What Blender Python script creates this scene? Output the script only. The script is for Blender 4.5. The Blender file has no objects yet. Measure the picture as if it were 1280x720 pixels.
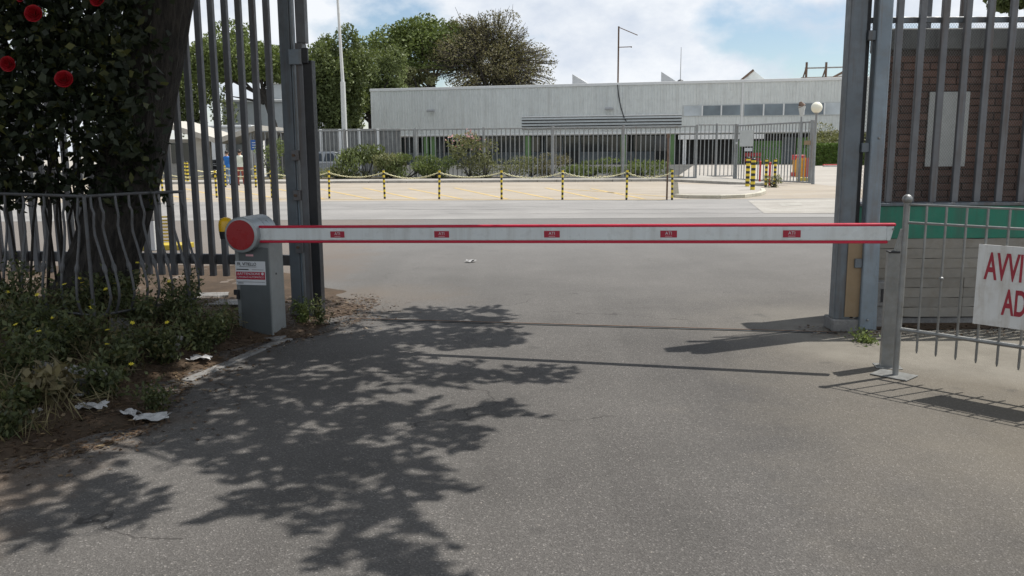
import bpy, bmesh, math, random
import numpy as np
from mathutils import Vector, Matrix
R = math.radians
random.seed(7); rng = np.random.default_rng(7)
scene = bpy.context.scene
COL = scene.collection

# ------------------------------------------------------------------ camera
FPX, PITCH, CAMH, ROLL = 1050.0, math.atan(170/1050), 1.6, 0.0058
cam_d = bpy.data.cameras.new('camera'); cam = bpy.data.objects.new('camera', cam_d); COL.objects.link(cam)
cam.matrix_world = Matrix.Translation((0, 0, CAMH)) @ Matrix.Rotation(R(90) - PITCH, 4, 'X') @ Matrix.Rotation(-ROLL, 4, 'Z')
cam_d.sensor_width = 36.0; cam_d.lens = 36.0 * FPX / 1280.0
cam_d.clip_end = 5000; cam_d.clip_start = 0.05
scene.camera = cam

# ------------------------------------------------------------------ light and exposure
SUN_EL = R(62.0)
SUN_H = Vector((0.912, 0.409, 0)).normalized()            # horizontal direction towards the sun
SUN = Vector((SUN_H.x * math.cos(SUN_EL), SUN_H.y * math.cos(SUN_EL), math.sin(SUN_EL)))
SHIFT = SUN_H * (math.cos(SUN_EL) / math.sin(SUN_EL))      # metres sideways per metre of height
sun_d = bpy.data.lights.new('sun', 'SUN'); sun_d.energy = 5.0; sun_d.angle = R(0.53); sun_d.color = (1.0, 0.955, 0.89)
sun = bpy.data.objects.new('sun', sun_d); COL.objects.link(sun)
sun.location = (20, 10, 40); sun.rotation_euler = (-SUN).to_track_quat('-Z', 'Y').to_euler()
vs = scene.view_settings
vs.view_transform = 'Standard'; vs.look = 'None'; vs.gamma = 1.0; vs.exposure = 0.25; vs.use_curve_mapping = False
scene.render.film_transparent = False
scene.cycles.max_bounces = 8; scene.cycles.transparent_max_bounces = 16
scene.cycles.use_denoising = True

world = bpy.data.worlds.new('World'); scene.world = world; world.use_nodes = True
nt = world.node_tree; nt.nodes.clear()
def wn(t, **k):
    n = nt.nodes.new(t)
    for a, b in k.items(): setattr(n, a, b)
    return n
sky = wn('ShaderNodeTexSky'); sky.sky_type = 'NISHITA'; sky.sun_disc = False
sky.sun_elevation = SUN_EL; sky.sun_rotation = math.atan2(SUN_H.x, SUN_H.y)
sky.air_density = 1.0; sky.dust_density = 0.4; sky.ozone_density = 1.0
bg1 = wn('ShaderNodeBackground'); bg1.inputs[1].default_value = 0.10
nt.links.new(sky.outputs[0], bg1.inputs[0])
tc = wn('ShaderNodeTexCoord'); 
cb = wn('ShaderNodeVectorMath', operation='MULTIPLY'); nt.links.new(tc.outputs['Generated'], cb.inputs[0]); cb.inputs[1].default_value = (1, 1, 1.7)
SKY_OFF = (5.0, 15.0, 5.0)
mp = wn('ShaderNodeVectorMath', operation='ADD'); nt.links.new(cb.outputs[0], mp.inputs[0]); mp.inputs[1].default_value = SKY_OFF
n1 = wn('ShaderNodeTexNoise'); n1.inputs['Scale'].default_value = 3.6; n1.inputs['Detail'].default_value = 9; n1.inputs['Roughness'].default_value = 0.55
nt.links.new(mp.outputs[0], n1.inputs['Vector'])
cr = wn('ShaderNodeValToRGB'); cr.color_ramp.elements[0].position = 0.39; cr.color_ramp.elements[1].position = 0.49
nt.links.new(n1.outputs[0], cr.inputs[0])
n2 = wn('ShaderNodeTexNoise'); n2.inputs['Scale'].default_value = 6.0; n2.inputs['Detail'].default_value = 8; n2.inputs['Roughness'].default_value = 0.6
nt.links.new(mp.outputs[0], n2.inputs['Vector'])
cr2 = wn('ShaderNodeValToRGB'); e = cr2.color_ramp.elements
e[0].position = 0.38; e[0].color = (0.70, 0.77, 0.88, 1); e[1].position = 0.57; e[1].color = (0.95, 0.985, 1.03, 1)
nt.links.new(n2.outputs[0], cr2.inputs[0])
bg2 = wn('ShaderNodeBackground'); bg2.inputs[1].default_value = 0.82
nt.links.new(cr2.outputs[0], bg2.inputs[0])
mxs = wn('ShaderNodeMixShader'); nt.links.new(cr.outputs[0], mxs.inputs[0]); nt.links.new(bg1.outputs[0], mxs.inputs[1]); nt.links.new(bg2.outputs[0], mxs.inputs[2])
wo = wn('ShaderNodeOutputWorld'); nt.links.new(mxs.outputs[0], wo.inputs[0])

# ------------------------------------------------------------------ measuring helpers
CP, SP_ = math.cos(PITCH), math.sin(PITCH)
def ray(px, py):
    u0 = (px - 640) / FPX; v0 = (py - 360) / FPX
    u = u0*math.cos(ROLL) - v0*math.sin(ROLL); v = v0*math.cos(ROLL) + u0*math.sin(ROLL)
    return Vector((u, CP - v * SP_, -SP_ - v * CP))
def P(px, py, Y):
    d = ray(px, py); return Vector((0, 0, CAMH)) + d * (Y / d.y)
def G(px, py, z=0.0):
    d = ray(px, py); return Vector((0, 0, CAMH)) + d * ((z - CAMH) / d.z)

# ------------------------------------------------------------------ materials
def new_mat(name):
    m = bpy.data.materials.new(name); m.use_nodes = True
    t = m.node_tree; return m, t, t.nodes['Principled BSDF']
def lk(t, a, b): t.links.new(a, b)
def noise(t, vec, scale, detail=4, rough=0.55):
    n = t.nodes.new('ShaderNodeTexNoise'); n.inputs['Scale'].default_value = scale
    n.inputs['Detail'].default_value = detail; n.inputs['Roughness'].default_value = rough
    lk(t, vec, n.inputs['Vector']); return n.outputs[0]
def ramp(t, fac, stops):
    r = t.nodes.new('ShaderNodeValToRGB'); el = r.color_ramp.elements
    while len(el) < len(stops): el.new(0.5)
    for e_, (p, c) in zip(el, stops):
        e_.position = p; e_.color = (*c, 1) if len(c) == 3 else c
    lk(t, fac, r.inputs[0]); return r.outputs[0]
def mixc(t, fac, a, b, mode='MIX'):
    n = t.nodes.new('ShaderNodeMix'); n.data_type = 'RGBA'; n.blend_type = mode
    for s, i in ((fac, 0), (a, 6), (b, 7)):
        if hasattr(s, 'links'): lk(t, s, n.inputs[i])
        elif isinstance(s, (int, float)): n.inputs[i].default_value = s
        else: n.inputs[i].default_value = (*s, 1)
    return n.outputs[2]
def math_(t, op, a, b=0.0):
    n = t.nodes.new('ShaderNodeMath'); n.operation = op
    for s, i in ((a, 0), (b, 1)):
        if hasattr(s, 'links'): lk(t, s, n.inputs[i])
        else: n.inputs[i].default_value = s
    return n.outputs[0]
def bump(t, b, h, strength, dist=0.01):
    n = t.nodes.new('ShaderNodeBump'); n.inputs['Strength'].default_value = strength; n.inputs['Distance'].default_value = dist
    lk(t, h, n.inputs['Height']); lk(t, n.outputs[0], b.inputs['Normal'])
def pos(t): return t.nodes.new('ShaderNodeNewGeometry').outputs['Position']
def g3(c): return (c, c, c)
def scl(c, k): return tuple(min(1, x * k) for x in c)

def paint(name, col, rough=0.5, metal=0.0, var=0.18, scale=3.0, dirt=None, dirt_amt=0.35, bmp=0.0, bscale=60, spec=0.5, perobj=0.0, streak=None, streak_amt=0.5, sscale=9.0):
    """painted or plain surface with uneven tone, grime patches and fine relief"""
    m, t, b = new_mat(name); p = pos(t)
    n = noise(t, p, scale, 6, 0.6)
    c = ramp(t, n, [(0.3, scl(col, 1 - var)), (0.7, scl(col, 1 + var))])
    if dirt:
        n2 = noise(t, p, scale * 2.7, 7, 0.65)
        f = ramp(t, n2, [(0.48, g3(0)), (0.72, g3(dirt_amt))])
        c = mixc(t, f, c, dirt)
    if streak:                              # runs of rust or rain dirt down the surface
        mpn = t.nodes.new('ShaderNodeMapping'); mpn.inputs['Scale'].default_value = (1, 1, 0.06); lk(t, p, mpn.inputs[0])
        f = ramp(t, noise(t, mpn.outputs[0], sscale, 6, 0.65), [(0.50, g3(0)), (0.70, g3(streak_amt))])
        c = mixc(t, f, c, streak)
    if perobj:
        oi = t.nodes.new('ShaderNodeObjectInfo')
        k = ramp(t, oi.outputs['Random'], [(0, g3(1 - perobj)), (1, g3(1.0))])
        c = mixc(t, 1.0, c, k, 'MULTIPLY')
    lk(t, c, b.inputs['Base Color'])
    r = ramp(t, noise(t, p, scale * 5, 4), [(0.3, g3(max(0.05, rough - 0.1))), (0.7, g3(min(1, rough + 0.1)))])
    lk(t, r, b.inputs['Roughness'])
    b.inputs['Metallic'].default_value = metal; b.inputs['Specular IOR Level'].default_value = spec
    if bmp: bump(t, b, noise(t, p, bscale, 5), bmp, 0.01)
    return m

def leaf_mat(name, c1, c2, trans=0.3, c3=None):
    m, t, b = new_mat(name); p = pos(t)
    gi = t.nodes.new('ShaderNodeNewGeometry')
    stops = [(0.0, c1), (0.85, c2)]
    if c3: stops.append((1.0, c3))
    c = ramp(t, gi.outputs['Random Per Island'], stops)
    c = mixc(t, 1.0, c, ramp(t, noise(t, p, 0.9, 3), [(0.3, g3(0.7)), (0.7, g3(1.0))]), 'MULTIPLY')
    lk(t, c, b.inputs['Base Color']); b.inputs['Roughness'].default_value = 0.55; b.inputs['Specular IOR Level'].default_value = 0.3
    tr = t.nodes.new('ShaderNodeBsdfTranslucent'); lk(t, mixc(t, 1.0, c, (1.0, 1.0, 0.55), 'MULTIPLY'), tr.inputs[0])
    mx_ = t.nodes.new('ShaderNodeMixShader'); mx_.inputs[0].default_value = trans
    lk(t, b.outputs[0], mx_.inputs[1]); lk(t, tr.outputs[0], mx_.inputs[2])
    lk(t, mx_.outputs[0], t.nodes['Material Output'].inputs[0]); return m

def asphalt_mat():
    m, t, b = new_mat('asphalt'); p = pos(t)
    base = ramp(t, noise(t, p, 0.55, 6, 0.6), [(0.3, (0.077, 0.0730, 0.0688)), (0.7, (0.114, 0.1075, 0.1008))])
    # long streaks along the drive (tyre wear)
    mpn = t.nodes.new('ShaderNodeMapping'); mpn.inputs['Scale'].default_value = (1.4, 0.10, 1); lk(t, p, mpn.inputs[0])
    st = ramp(t, noise(t, mpn.outputs[0], 1.0, 4), [(0.35, g3(0.86)), (0.65, g3(1.08))])
    c = mixc(t, 1.0, base, st, 'MULTIPLY')
    # aggregate: every stone its own tone
    v = t.nodes.new('ShaderNodeTexVoronoi'); v.inputs['Scale'].default_value = 150; lk(t, p, v.inputs['Vector'])
    sep = t.nodes.new('ShaderNodeSeparateColor'); lk(t, v.outputs['Color'], sep.inputs[0])
    agg = ramp(t, sep.outputs[0], [(0.0, g3(0.72)), (0.55, g3(0.95)), (0.88, g3(1.10)), (0.965, g3(1.45)), (1.0, g3(2.0))])
    c = mixc(t, 1.0, c, agg, 'MULTIPLY')
    v2 = t.nodes.new('ShaderNodeTexVoronoi'); v2.inputs['Scale'].default_value = 55; lk(t, p, v2.inputs['Vector'])
    sep2 = t.nodes.new('ShaderNodeSeparateColor'); lk(t, v2.outputs['Color'], sep2.inputs[0])
    d2 = math_(t, 'LESS_THAN', v2.outputs['Distance'], 0.22)
    s2 = math_(t, 'MULTIPLY', d2, math_(t, 'GREATER_THAN', sep2.outputs[1], 0.95))
    c = mixc(t, math_(t, 'MULTIPLY', s2, 0.5), c, (0.34, 0.31, 0.27))
    # cracks
    vc = t.nodes.new('ShaderNodeTexVoronoi'); vc.feature = 'DISTANCE_TO_EDGE'; vc.inputs['Scale'].default_value = 0.33
    wv = t.nodes.new('ShaderNodeVectorMath'); wv.operation = 'ADD'
    ns = t.nodes.new('ShaderNodeTexNoise'); ns.inputs['Scale'].default_value = 1.6; ns.inputs['Detail'].default_value = 5; lk(t, p, ns.inputs['Vector'])
    lk(t, p, wv.inputs[0]); lk(t, ns.outputs['Color'], wv.inputs[1]); lk(t, wv.outputs[0], vc.inputs['Vector'])
    crk = math_(t, 'LESS_THAN', vc.outputs['Distance'], 0.0028)
    crk = math_(t, 'MULTIPLY', crk, math_(t, 'GREATER_THAN', noise(t, p, 0.35, 3), 0.52))
    c = mixc(t, math_(t, 'MULTIPLY', crk, 0.6), c, (0.03, 0.028, 0.026))
    # dust blown in from the sides: right of the drive, by the left verge and in front of the left gate post
    sx = t.nodes.new('ShaderNodeSeparateXYZ'); lk(t, p, sx.inputs[0])
    wob = math_(t, 'MULTIPLY', math_(t, 'SUBTRACT', noise(t, p, 1.1, 7, 0.65), 0.5), 2.6)
    xr = math_(t, 'ADD', sx.outputs[0], wob)
    fr = ramp(t, math_(t, 'DIVIDE', math_(t, 'SUBTRACT', xr, 1.2), 2.4), [(0.0, g3(0)), (1.0, g3(0.6))])
    fr = math_(t, 'MULTIPLY', fr, ramp(t, math_(t, 'DIVIDE', math_(t, 'SUBTRACT', math_(t, 'ADD', 9.5, wob), sx.outputs[1]), 3.0), [(0.0, g3(0.12)), (1.0, g3(1))]))
    c = mixc(t, fr, c, (0.150, 0.129, 0.094))
    ty = math_(t, 'ADD', math_(t, 'SUBTRACT', math_(t, 'ADD', sx.outputs[1], math_(t, 'MULTIPLY', sx.outputs[0], 0.75)), 8.0), math_(t, 'MULTIPLY', wob, 0.22))
    m1 = ramp(t, ty, [(0.0, g3(0)), (0.45, g3(1))]); m2 = ramp(t, math_(t, 'SUBTRACT', math_(t, 'ADD', sx.outputs[0], math_(t, 'MULTIPLY', wob, 0.15)), 2.15), [(0.0, g3(0)), (0.5, g3(1))])
    m3 = ramp(t, math_(t, 'SUBTRACT', 8.6, sx.outputs[1]), [(0.0, g3(0)), (1.0, g3(1))])
    mk = math_(t, 'MULTIPLY', math_(t, 'MULTIPLY', math_(t, 'MULTIPLY', m1, m2), m3), 0.85)
    cc_ = ramp(t, noise(t, p, 1.7, 8, 0.7), [(0.3, (0.135, 0.124, 0.104)), (0.7, (0.225, 0.21, 0.18))])
    c = mixc(t, mk, c, cc_)
    # oil drips and dark tyre scuffs
    oil = ramp(t, noise(t, p, 2.3, 3, 0.5), [(0.66, g3(0)), (0.72, g3(0.4))])
    c = mixc(t, oil, c, (0.045, 0.043, 0.041))
    xl = math_(t, 'SUBTRACT', -2.05, xr)
    fl = ramp(t, xl, [(0.0, g3(0)), (1.0, g3(0.7))])
    c = mixc(t, fl, c, (0.125, 0.082, 0.05))
    dd = t.nodes.new('ShaderNodeVectorMath'); dd.operation = 'DISTANCE'; lk(t, p, dd.inputs[0]); dd.inputs[1].default_value = (-1.6, 9.3, 0)
    fp = ramp(t, math_(t, 'ADD', dd.outputs['Value'], math_(t, 'MULTIPLY', wob, 0.5)), [(0.3, g3(0.75)), (1.0, g3(0))])
    fp2 = ramp(t, math_(t, 'DIVIDE', math_(t, 'ADD', dd.outputs['Value'], wob), 2.4), [(0.05, g3(0.35)), (0.5, g3(0))])
    c = mixc(t, fp2, c, (0.165, 0.122, 0.082))
    # the drive turns paler towards the street
    fy = ramp(t, math_(t, 'DIVIDE', math_(t, 'ADD', sx.outputs[1], wob), 20.0), [(0.33, g3(0)), (0.75, g3(0.55))])
    c = mixc(t, fy, c, (0.172, 0.170, 0.165))
    lk(t, c, b.inputs['Base Color']); b.inputs['Roughness'].default_value = 0.88; b.inputs['Specular IOR Level'].default_value = 0.25
    bump(t, b, v.outputs['Distance'], 0.55, 0.006); return m

def ground_mat(name, c1, c2, sc=0.5, dirt=None, bs=40):
    m, t, b = new_mat(name); p = pos(t)
    c = ramp(t, noise(t, p, sc, 7, 0.62), [(0.3, c1), (0.7, c2)])
    mpn = t.nodes.new('ShaderNodeMapping'); mpn.inputs['Scale'].default_value = (0.05, 0.9, 1); lk(t, p, mpn.inputs[0])
    c = mixc(t, 1.0, c, ramp(t, noise(t, mpn.outputs[0], 1.0, 5), [(0.3, g3(0.88)), (0.7, g3(1.06))]), 'MULTIPLY')
    c = mixc(t, 1.0, c, ramp(t, noise(t, p, 45, 3, 0.7), [(0.3, g3(0.82)), (0.7, g3(1.15))]), 'MULTIPLY')
    if dirt:
        c = mixc(t, ramp(t, noise(t, p, sc * 2.3, 8, 0.7), [(0.5, g3(0)), (0.75, g3(0.5))]), c, dirt)
    lk(t, c, b.inputs['Base Color']); b.inputs['Roughness'].default_value = 0.92; b.inputs['Specular IOR Level'].default_value = 0.2
    bump(t, b, noise(t, p, bs, 5, 0.7), 0.5, 0.01); return m

M = {}
M['asphalt'] = asphalt_mat()
M['ground'] = ground_mat('pale_concrete_ground', (0.30, 0.28, 0.25), (0.38, 0.355, 0.32), 0.25, (0.25, 0.225, 0.19))
M['street'] = ground_mat('street_tarmac', (0.205, 0.20, 0.193), (0.265, 0.257, 0.246), 0.35, (0.17, 0.166, 0.16))
M['lot'] = ground_mat('parking_concrete', (0.275, 0.243, 0.20), (0.345, 0.307, 0.257), 0.4, (0.30, 0.24, 0.155))
M['pavement'] = ground_mat('pavement', (0.26, 0.245, 0.22), (0.35, 0.335, 0.305), 0.8, (0.18, 0.165, 0.135))
M['kerb'] = ground_mat('kerb_stone', (0.26, 0.25, 0.225), (0.40, 0.385, 0.35), 2.0, (0.12, 0.11, 0.09))
M['kerb_pale'] = ground_mat('pale_kerb', (0.42, 0.40, 0.33), (0.55, 0.52, 0.44), 2.0, (0.30, 0.27, 0.14))
M['dirt'] = ground_mat('dry_earth', (0.045, 0.032, 0.022), (0.095, 0.066, 0.044), 1.6, (0.03, 0.028, 0.02), 25)
M['bed'] = ground_mat('planting_bed', (0.10, 0.085, 0.05), (0.18, 0.15, 0.09), 1.0, (0.06, 0.07, 0.03), 25)
M['apron'] = ground_mat('dusty_concrete', (0.17, 0.152, 0.122), (0.265, 0.24, 0.195), 1.3, (0.12, 0.11, 0.09))
M['slab'] = ground_mat('old_concrete', (0.15, 0.148, 0.145), (0.27, 0.265, 0.255), 4.0, (0.14, 0.12, 0.10))
M['line_yellow'] = paint('faded_yellow_paint', (0.42, 0.30, 0.11), 0.8, var=0.15, scale=2, dirt=(0.36, 0.32, 0.25), dirt_amt=0.6)
M['gate_steel'] = paint('gate_grey_blue_paint', (0.125, 0.147, 0.167), 0.5, 0.15, dirt=(0.09, 0.075, 0.06), bmp=0.1, streak=(0.085, 0.055, 0.035), streak_amt=.7, sscale=14)
M['gate_bar'] = paint('gate_bar_grey_paint', (0.135, 0.14, 0.15), 0.5, 0.15, dirt=(0.09, 0.075, 0.06), bmp=0.1, streak=(0.085, 0.055, 0.035), streak_amt=.7, sscale=14)
M['gate_light'] = paint('light_steel_paint', (0.20, 0.245, 0.285), 0.45, 0.1, dirt=(0.16, 0.13, 0.10), bmp=0.1, streak=(0.14, 0.095, 0.06), streak_amt=.5, sscale=14)
M['black'] = paint('black_paint', (0.018, 0.019, 0.022), 0.5, var=0.3, scale=6)
M['galv'] = paint('galvanised_steel', (0.25, 0.255, 0.25), 0.42, 0.55, dirt=(0.20, 0.17, 0.13), scale=8, bmp=0.1)
M['iron'] = paint('wrought_iron', (0.085, 0.088, 0.092), 0.55, 0.3, dirt=(0.08, 0.05, 0.035), scale=10, bmp=0.2)
M['cab'] = paint('cabinet_grey', (0.19, 0.205, 0.205), 0.42, 0.0, var=0.06, dirt=(0.14, 0.12, 0.10), dirt_amt=0.25, scale=4)
M['cab_dark'] = paint('cabinet_door_grey', (0.075, 0.085, 0.088), 0.45, 0.0, var=0.08, dirt=(0.06, 0.055, 0.05), dirt_amt=0.3, scale=4)
M['head'] = paint('barrier_head_silver', (0.30, 0.33, 0.34), 0.35, 0.2, var=0.05, dirt=(0.2, 0.18, 0.15), dirt_amt=0.25)
M['arm'] = paint('barrier_arm_white', (0.60, 0.635, 0.635), 0.32, 0.0, var=0.04, dirt=(0.45, 0.43, 0.38), dirt_amt=0.25, scale=2.5, streak=(0.33, 0.32, 0.29), streak_amt=.35, sscale=11)
M['red'] = paint('red_rubber', (0.50, 0.010, 0.042), 0.4, 0.0, var=0.08)
M['red_disc'] = paint('red_reflector', (0.26, 0.005, 0.010), 0.3, 0.0, var=0.06)
M['sticker_red'] = paint('sticker_red', (0.33, 0.008, 0.03), 0.4, 0.0, var=0.05)
M['white'] = paint('white_print', (0.52, 0.54, 0.56), 0.45, 0.0, var=0.04, dirt=(0.5, 0.47, 0.42), dirt_amt=0.25, scale=6)
M['sign_white'] = paint('weathered_sign_white', (0.62, 0.62, 0.60), 0.5, 0.0, var=0.06, dirt=(0.42, 0.38, 0.32), dirt_amt=0.5, scale=5, streak=(0.36, 0.30, 0.22), streak_amt=.5, sscale=16)
M['sign_red'] = paint('sign_lettering_red', (0.30, 0.02, 0.035), 0.5, 0.0, var=0.12, scale=12)
M['pale_red'] = paint('pale_red_print', (0.55, 0.30, 0.32), 0.5)
M['ink'] = paint('black_print', (0.02, 0.02, 0.022), 0.5)
M['amber'] = paint('amber_lens', (0.72, 0.42, 0.01), 0.25, 0.0, var=0.06)
M['bark'] = None
M['brick'] = paint('red_brown_brick', (0.165, 0.09, 0.066), 0.85, var=0.22, scale=7, dirt=(0.09, 0.07, 0.06), dirt_amt=0.5, bmp=0.4, bscale=45, perobj=0.45)
M['mortar'] = paint('mortar', (0.095, 0.078, 0.068), 0.9, bmp=0.4)
M['concrete_dark'] = paint('weathered_concrete_band', (0.17, 0.175, 0.17), 0.85, var=0.2, dirt=(0.08, 0.08, 0.08), bmp=0.3, streak=(0.06, 0.06, 0.06), streak_amt=.8, sscale=8)
M['pane_pale'] = paint('whitewashed_pane', (0.52, 0.54, 0.53), 0.3, var=0.06)
M['green_band'] = paint('green_gloss_paint', (0.006, 0.155, 0.098), 0.45, var=0.12, dirt=(0.05, 0.14, 0.10), dirt_amt=0.4, scale=5, streak=(0.03, 0.09, 0.065), streak_amt=.7, sscale=10)
M['plank'] = paint('weathered_beige_board', (0.25, 0.235, 0.205), 0.8, var=0.14, dirt=(0.20, 0.17, 0.13), dirt_amt=0.6, scale=4, bmp=0.3, perobj=0.2)
M['plywood'] = paint('tan_plywood', (0.26, 0.19, 0.115), 0.75, var=0.1, dirt=(0.25, 0.17, 0.09), scale=5)
M['clad'] = paint('white_ribbed_cladding', (0.64, 0.665, 0.645), 0.55, 0.0, var=0.04, scale=0.7, dirt=(0.42, 0.43, 0.41), dirt_amt=0.35, perobj=0.05, streak=(0.46, 0.46, 0.43), streak_amt=.45, sscale=1.6)
M['trim'] = paint('pale_trim', (0.66, 0.67, 0.66), 0.5, var=0.05)
M['white_wall'] = paint('white_render', (0.74, 0.74, 0.72), 0.7, var=0.05, dirt=(0.5, 0.48, 0.44))
M['louver'] = paint('grey_louver', (0.45, 0.47, 0.46), 0.5, var=0.08)
M['dark_in'] = paint('dark_backing', (0.035, 0.038, 0.038), 0.7)
M['grey_panel'] = paint('grey_blue_panel', (0.16, 0.19, 0.205), 0.55, var=0.12, perobj=0.15)
M['green_paint'] = paint('green_column_paint', (0.10, 0.19, 0.065), 0.55, var=0.12, dirt=(0.08, 0.10, 0.05))
M['green_door'] = paint('green_door_paint', (0.16, 0.36, 0.085), 0.5, var=0.08)
M['grey_roof'] = paint('grey_roof_sheet', (0.36, 0.37, 0.38), 0.55, var=0.06)
M['fence_far'] = paint('dull_grey_fence', (0.235, 0.25, 0.255), 0.55, 0.1, var=0.12, dirt=(0.17, 0.14, 0.11), streak=(0.15, 0.105, 0.075), streak_amt=.6, sscale=6)
M['hall'] = paint('pale_hall_sheet', (0.46, 0.49, 0.51), 0.5, var=0.05)
M['shell'] = paint('canopy_concrete', (0.40, 0.38, 0.34), 0.8, var=0.12, dirt=(0.25, 0.23, 0.2))
M['yellow'] = paint('yellow_safety_paint', (0.66, 0.50, 0.035), 0.5, var=0.1, dirt=(0.4, 0.33, 0.1))
M['yellow_plastic'] = paint('yellow_plastic', (0.42, 0.32, 0.03), 0.45, var=0.1)
M['orange'] = paint('orange_yellow_plastic', (0.62, 0.30, 0.03), 0.45, var=0.1)
M['red_plastic'] = paint('red_plastic', (0.45, 0.03, 0.03), 0.45, var=0.1)
M['chain'] = paint('yellowed_plastic_chain', (0.70, 0.66, 0.40), 0.5)
M['rusty'] = paint('rusty_steel', (0.12, 0.075, 0.05), 0.75, var=0.3, scale=8)
M['pole_white'] = paint('pale_pole_paint', (0.55, 0.56, 0.55), 0.5, var=0.06)
M['globe'] = paint('opal_globe', (0.72, 0.70, 0.58), 0.2, var=0.03)
M['blue_sign'] = paint('blue_sign', (0.012, 0.085, 0.30), 0.4, var=0.08)
M['paper'] = paint('crumpled_paper', (0.36, 0.36, 0.36), 0.8, var=0.15, scale=15)
M['rubber'] = paint('tyre_rubber', (0.02, 0.02, 0.021), 0.8)
M['rim'] = paint('alloy_rim', (0.4, 0.4, 0.41), 0.35, 0.7)
M['car_white'] = paint('white_car_paint', (0.72, 0.72, 0.72), 0.25, var=0.03)
M['car_dark'] = paint('dark_blue_car_paint', (0.035, 0.05, 0.07), 0.2, var=0.05)
M['car_grey'] = paint('grey_car_paint', (0.30, 0.32, 0.34), 0.25, 0.3, var=0.04)
M['skin'] = paint('skin', (0.42, 0.25, 0.17), 0.6)
M['hair'] = paint('dark_hair', (0.02, 0.016, 0.014), 0.6)
M['blue_cloth'] = paint('blue_jacket_cloth', (0.015, 0.13, 0.42), 0.8)
M['jeans'] = paint('faded_denim', (0.16, 0.24, 0.36), 0.85)
M['white_cloth'] = paint('white_shirt_cloth', (0.62, 0.66, 0.58), 0.8)
M['rust_cloth'] = paint('rust_red_trousers', (0.24, 0.06, 0.045), 0.85)
M['shoe'] = paint('dark_shoes', (0.03, 0.028, 0.026), 0.7)
def glass_mat(name, col, rough=0.08):
    m, t, b = new_mat(name); p = pos(t)
    lk(t, ramp(t, noise(t, p, 0.5, 3), [(0.3, scl(col, 0.75)), (0.7, scl(col, 1.25))]), b.inputs['Base Color'])
    b.inputs['Roughness'].default_value = rough; b.inputs['Specular IOR Level'].default_value = 0.7
    bump(t, b, noise(t, p, 0.8, 2), 0.05, 0.05); return m
M['glass'] = glass_mat('dark_glass', (0.03, 0.037, 0.04))
M['glass_blue'] = glass_mat('blue_grey_glass', (0.13, 0.165, 0.185), 0.15)
M['glass_pale'] = glass_mat('blinded_glass', (0.42, 0.46, 0.48), 0.3)
def bark_mat():
    m, t, b = new_mat('furrowed_bark'); p = pos(t)
    mpn = t.nodes.new('ShaderNodeMapping'); mpn.inputs['Scale'].default_value = (1, 1, 0.16); lk(t, p, mpn.inputs[0])
    n = noise(t, mpn.outputs[0], 26, 7, 0.65)
    lk(t, ramp(t, n, [(0.35, (0.010, 0.009, 0.008)), (0.7, (0.055, 0.048, 0.041))]), b.inputs['Base Color'])
    b.inputs['Roughness'].default_value = 0.95; bump(t, b, n, 1.0, 0.04); return m
M['bark'] = bark_mat()
M['leaf_tree'] = leaf_mat('tree_leaves', (0.035, 0.055, 0.022), (0.075, 0.105, 0.035), 0.25)
M['leaf_rose'] = leaf_mat('rose_leaves', (0.016, 0.024, 0.013), (0.034, 0.046, 0.022), 0.25, (0.10, 0.105, 0.025))
M['leaf_weed'] = leaf_mat('weed_leaves', (0.05, 0.065, 0.03), (0.115, 0.135, 0.055), 0.3, (0.19, 0.16, 0.075))
M['leaf_bright'] = leaf_mat('bright_weed_leaves', (0.095, 0.13, 0.045), (0.20, 0.25, 0.09), 0.35)
M['leaf_dry'] = leaf_mat('dry_grass', (0.12, 0.10, 0.055), (0.22, 0.19, 0.10), 0.2)
M['leaf_far'] = leaf_mat('broadleaf_crown', (0.105, 0.132, 0.05), (0.17, 0.21, 0.078), 0.25)
M['leaf_pine'] = leaf_mat('pine_needles', (0.105, 0.14, 0.04), (0.175, 0.225, 0.068), 0.2)
M['leaf_brown'] = leaf_mat('sparse_olive_brown_leaves', (0.125, 0.113, 0.065), (0.215, 0.195, 0.105), 0.3, (0.17, 0.19, 0.08))
M['leaf_shrub'] = leaf_mat('shrub_leaves', (0.13, 0.145, 0.065), (0.27, 0.28, 0.14), 0.3)
M['leaf_hedge'] = leaf_mat('hedge_leaves', (0.07, 0.13, 0.025), (0.14, 0.22, 0.045), 0.25)
M['litter'] = leaf_mat('leaf_litter', (0.045, 0.028, 0.018), (0.115, 0.072, 0.04), 0.0, (0.22, 0.17, 0.10))
M['petal_red'] = paint('red_petals', (0.30, 0.003, 0.010), 0.6, var=0.2, scale=20)
M['petal_yellow'] = paint('yellow_petals', (0.62, 0.52, 0.03), 0.6)
M['petal_pink'] = paint('pink_petals', (0.62, 0.33, 0.33), 0.6)
M['petal_white'] = paint('cream_petals', (0.66, 0.62, 0.52), 0.6)

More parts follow.
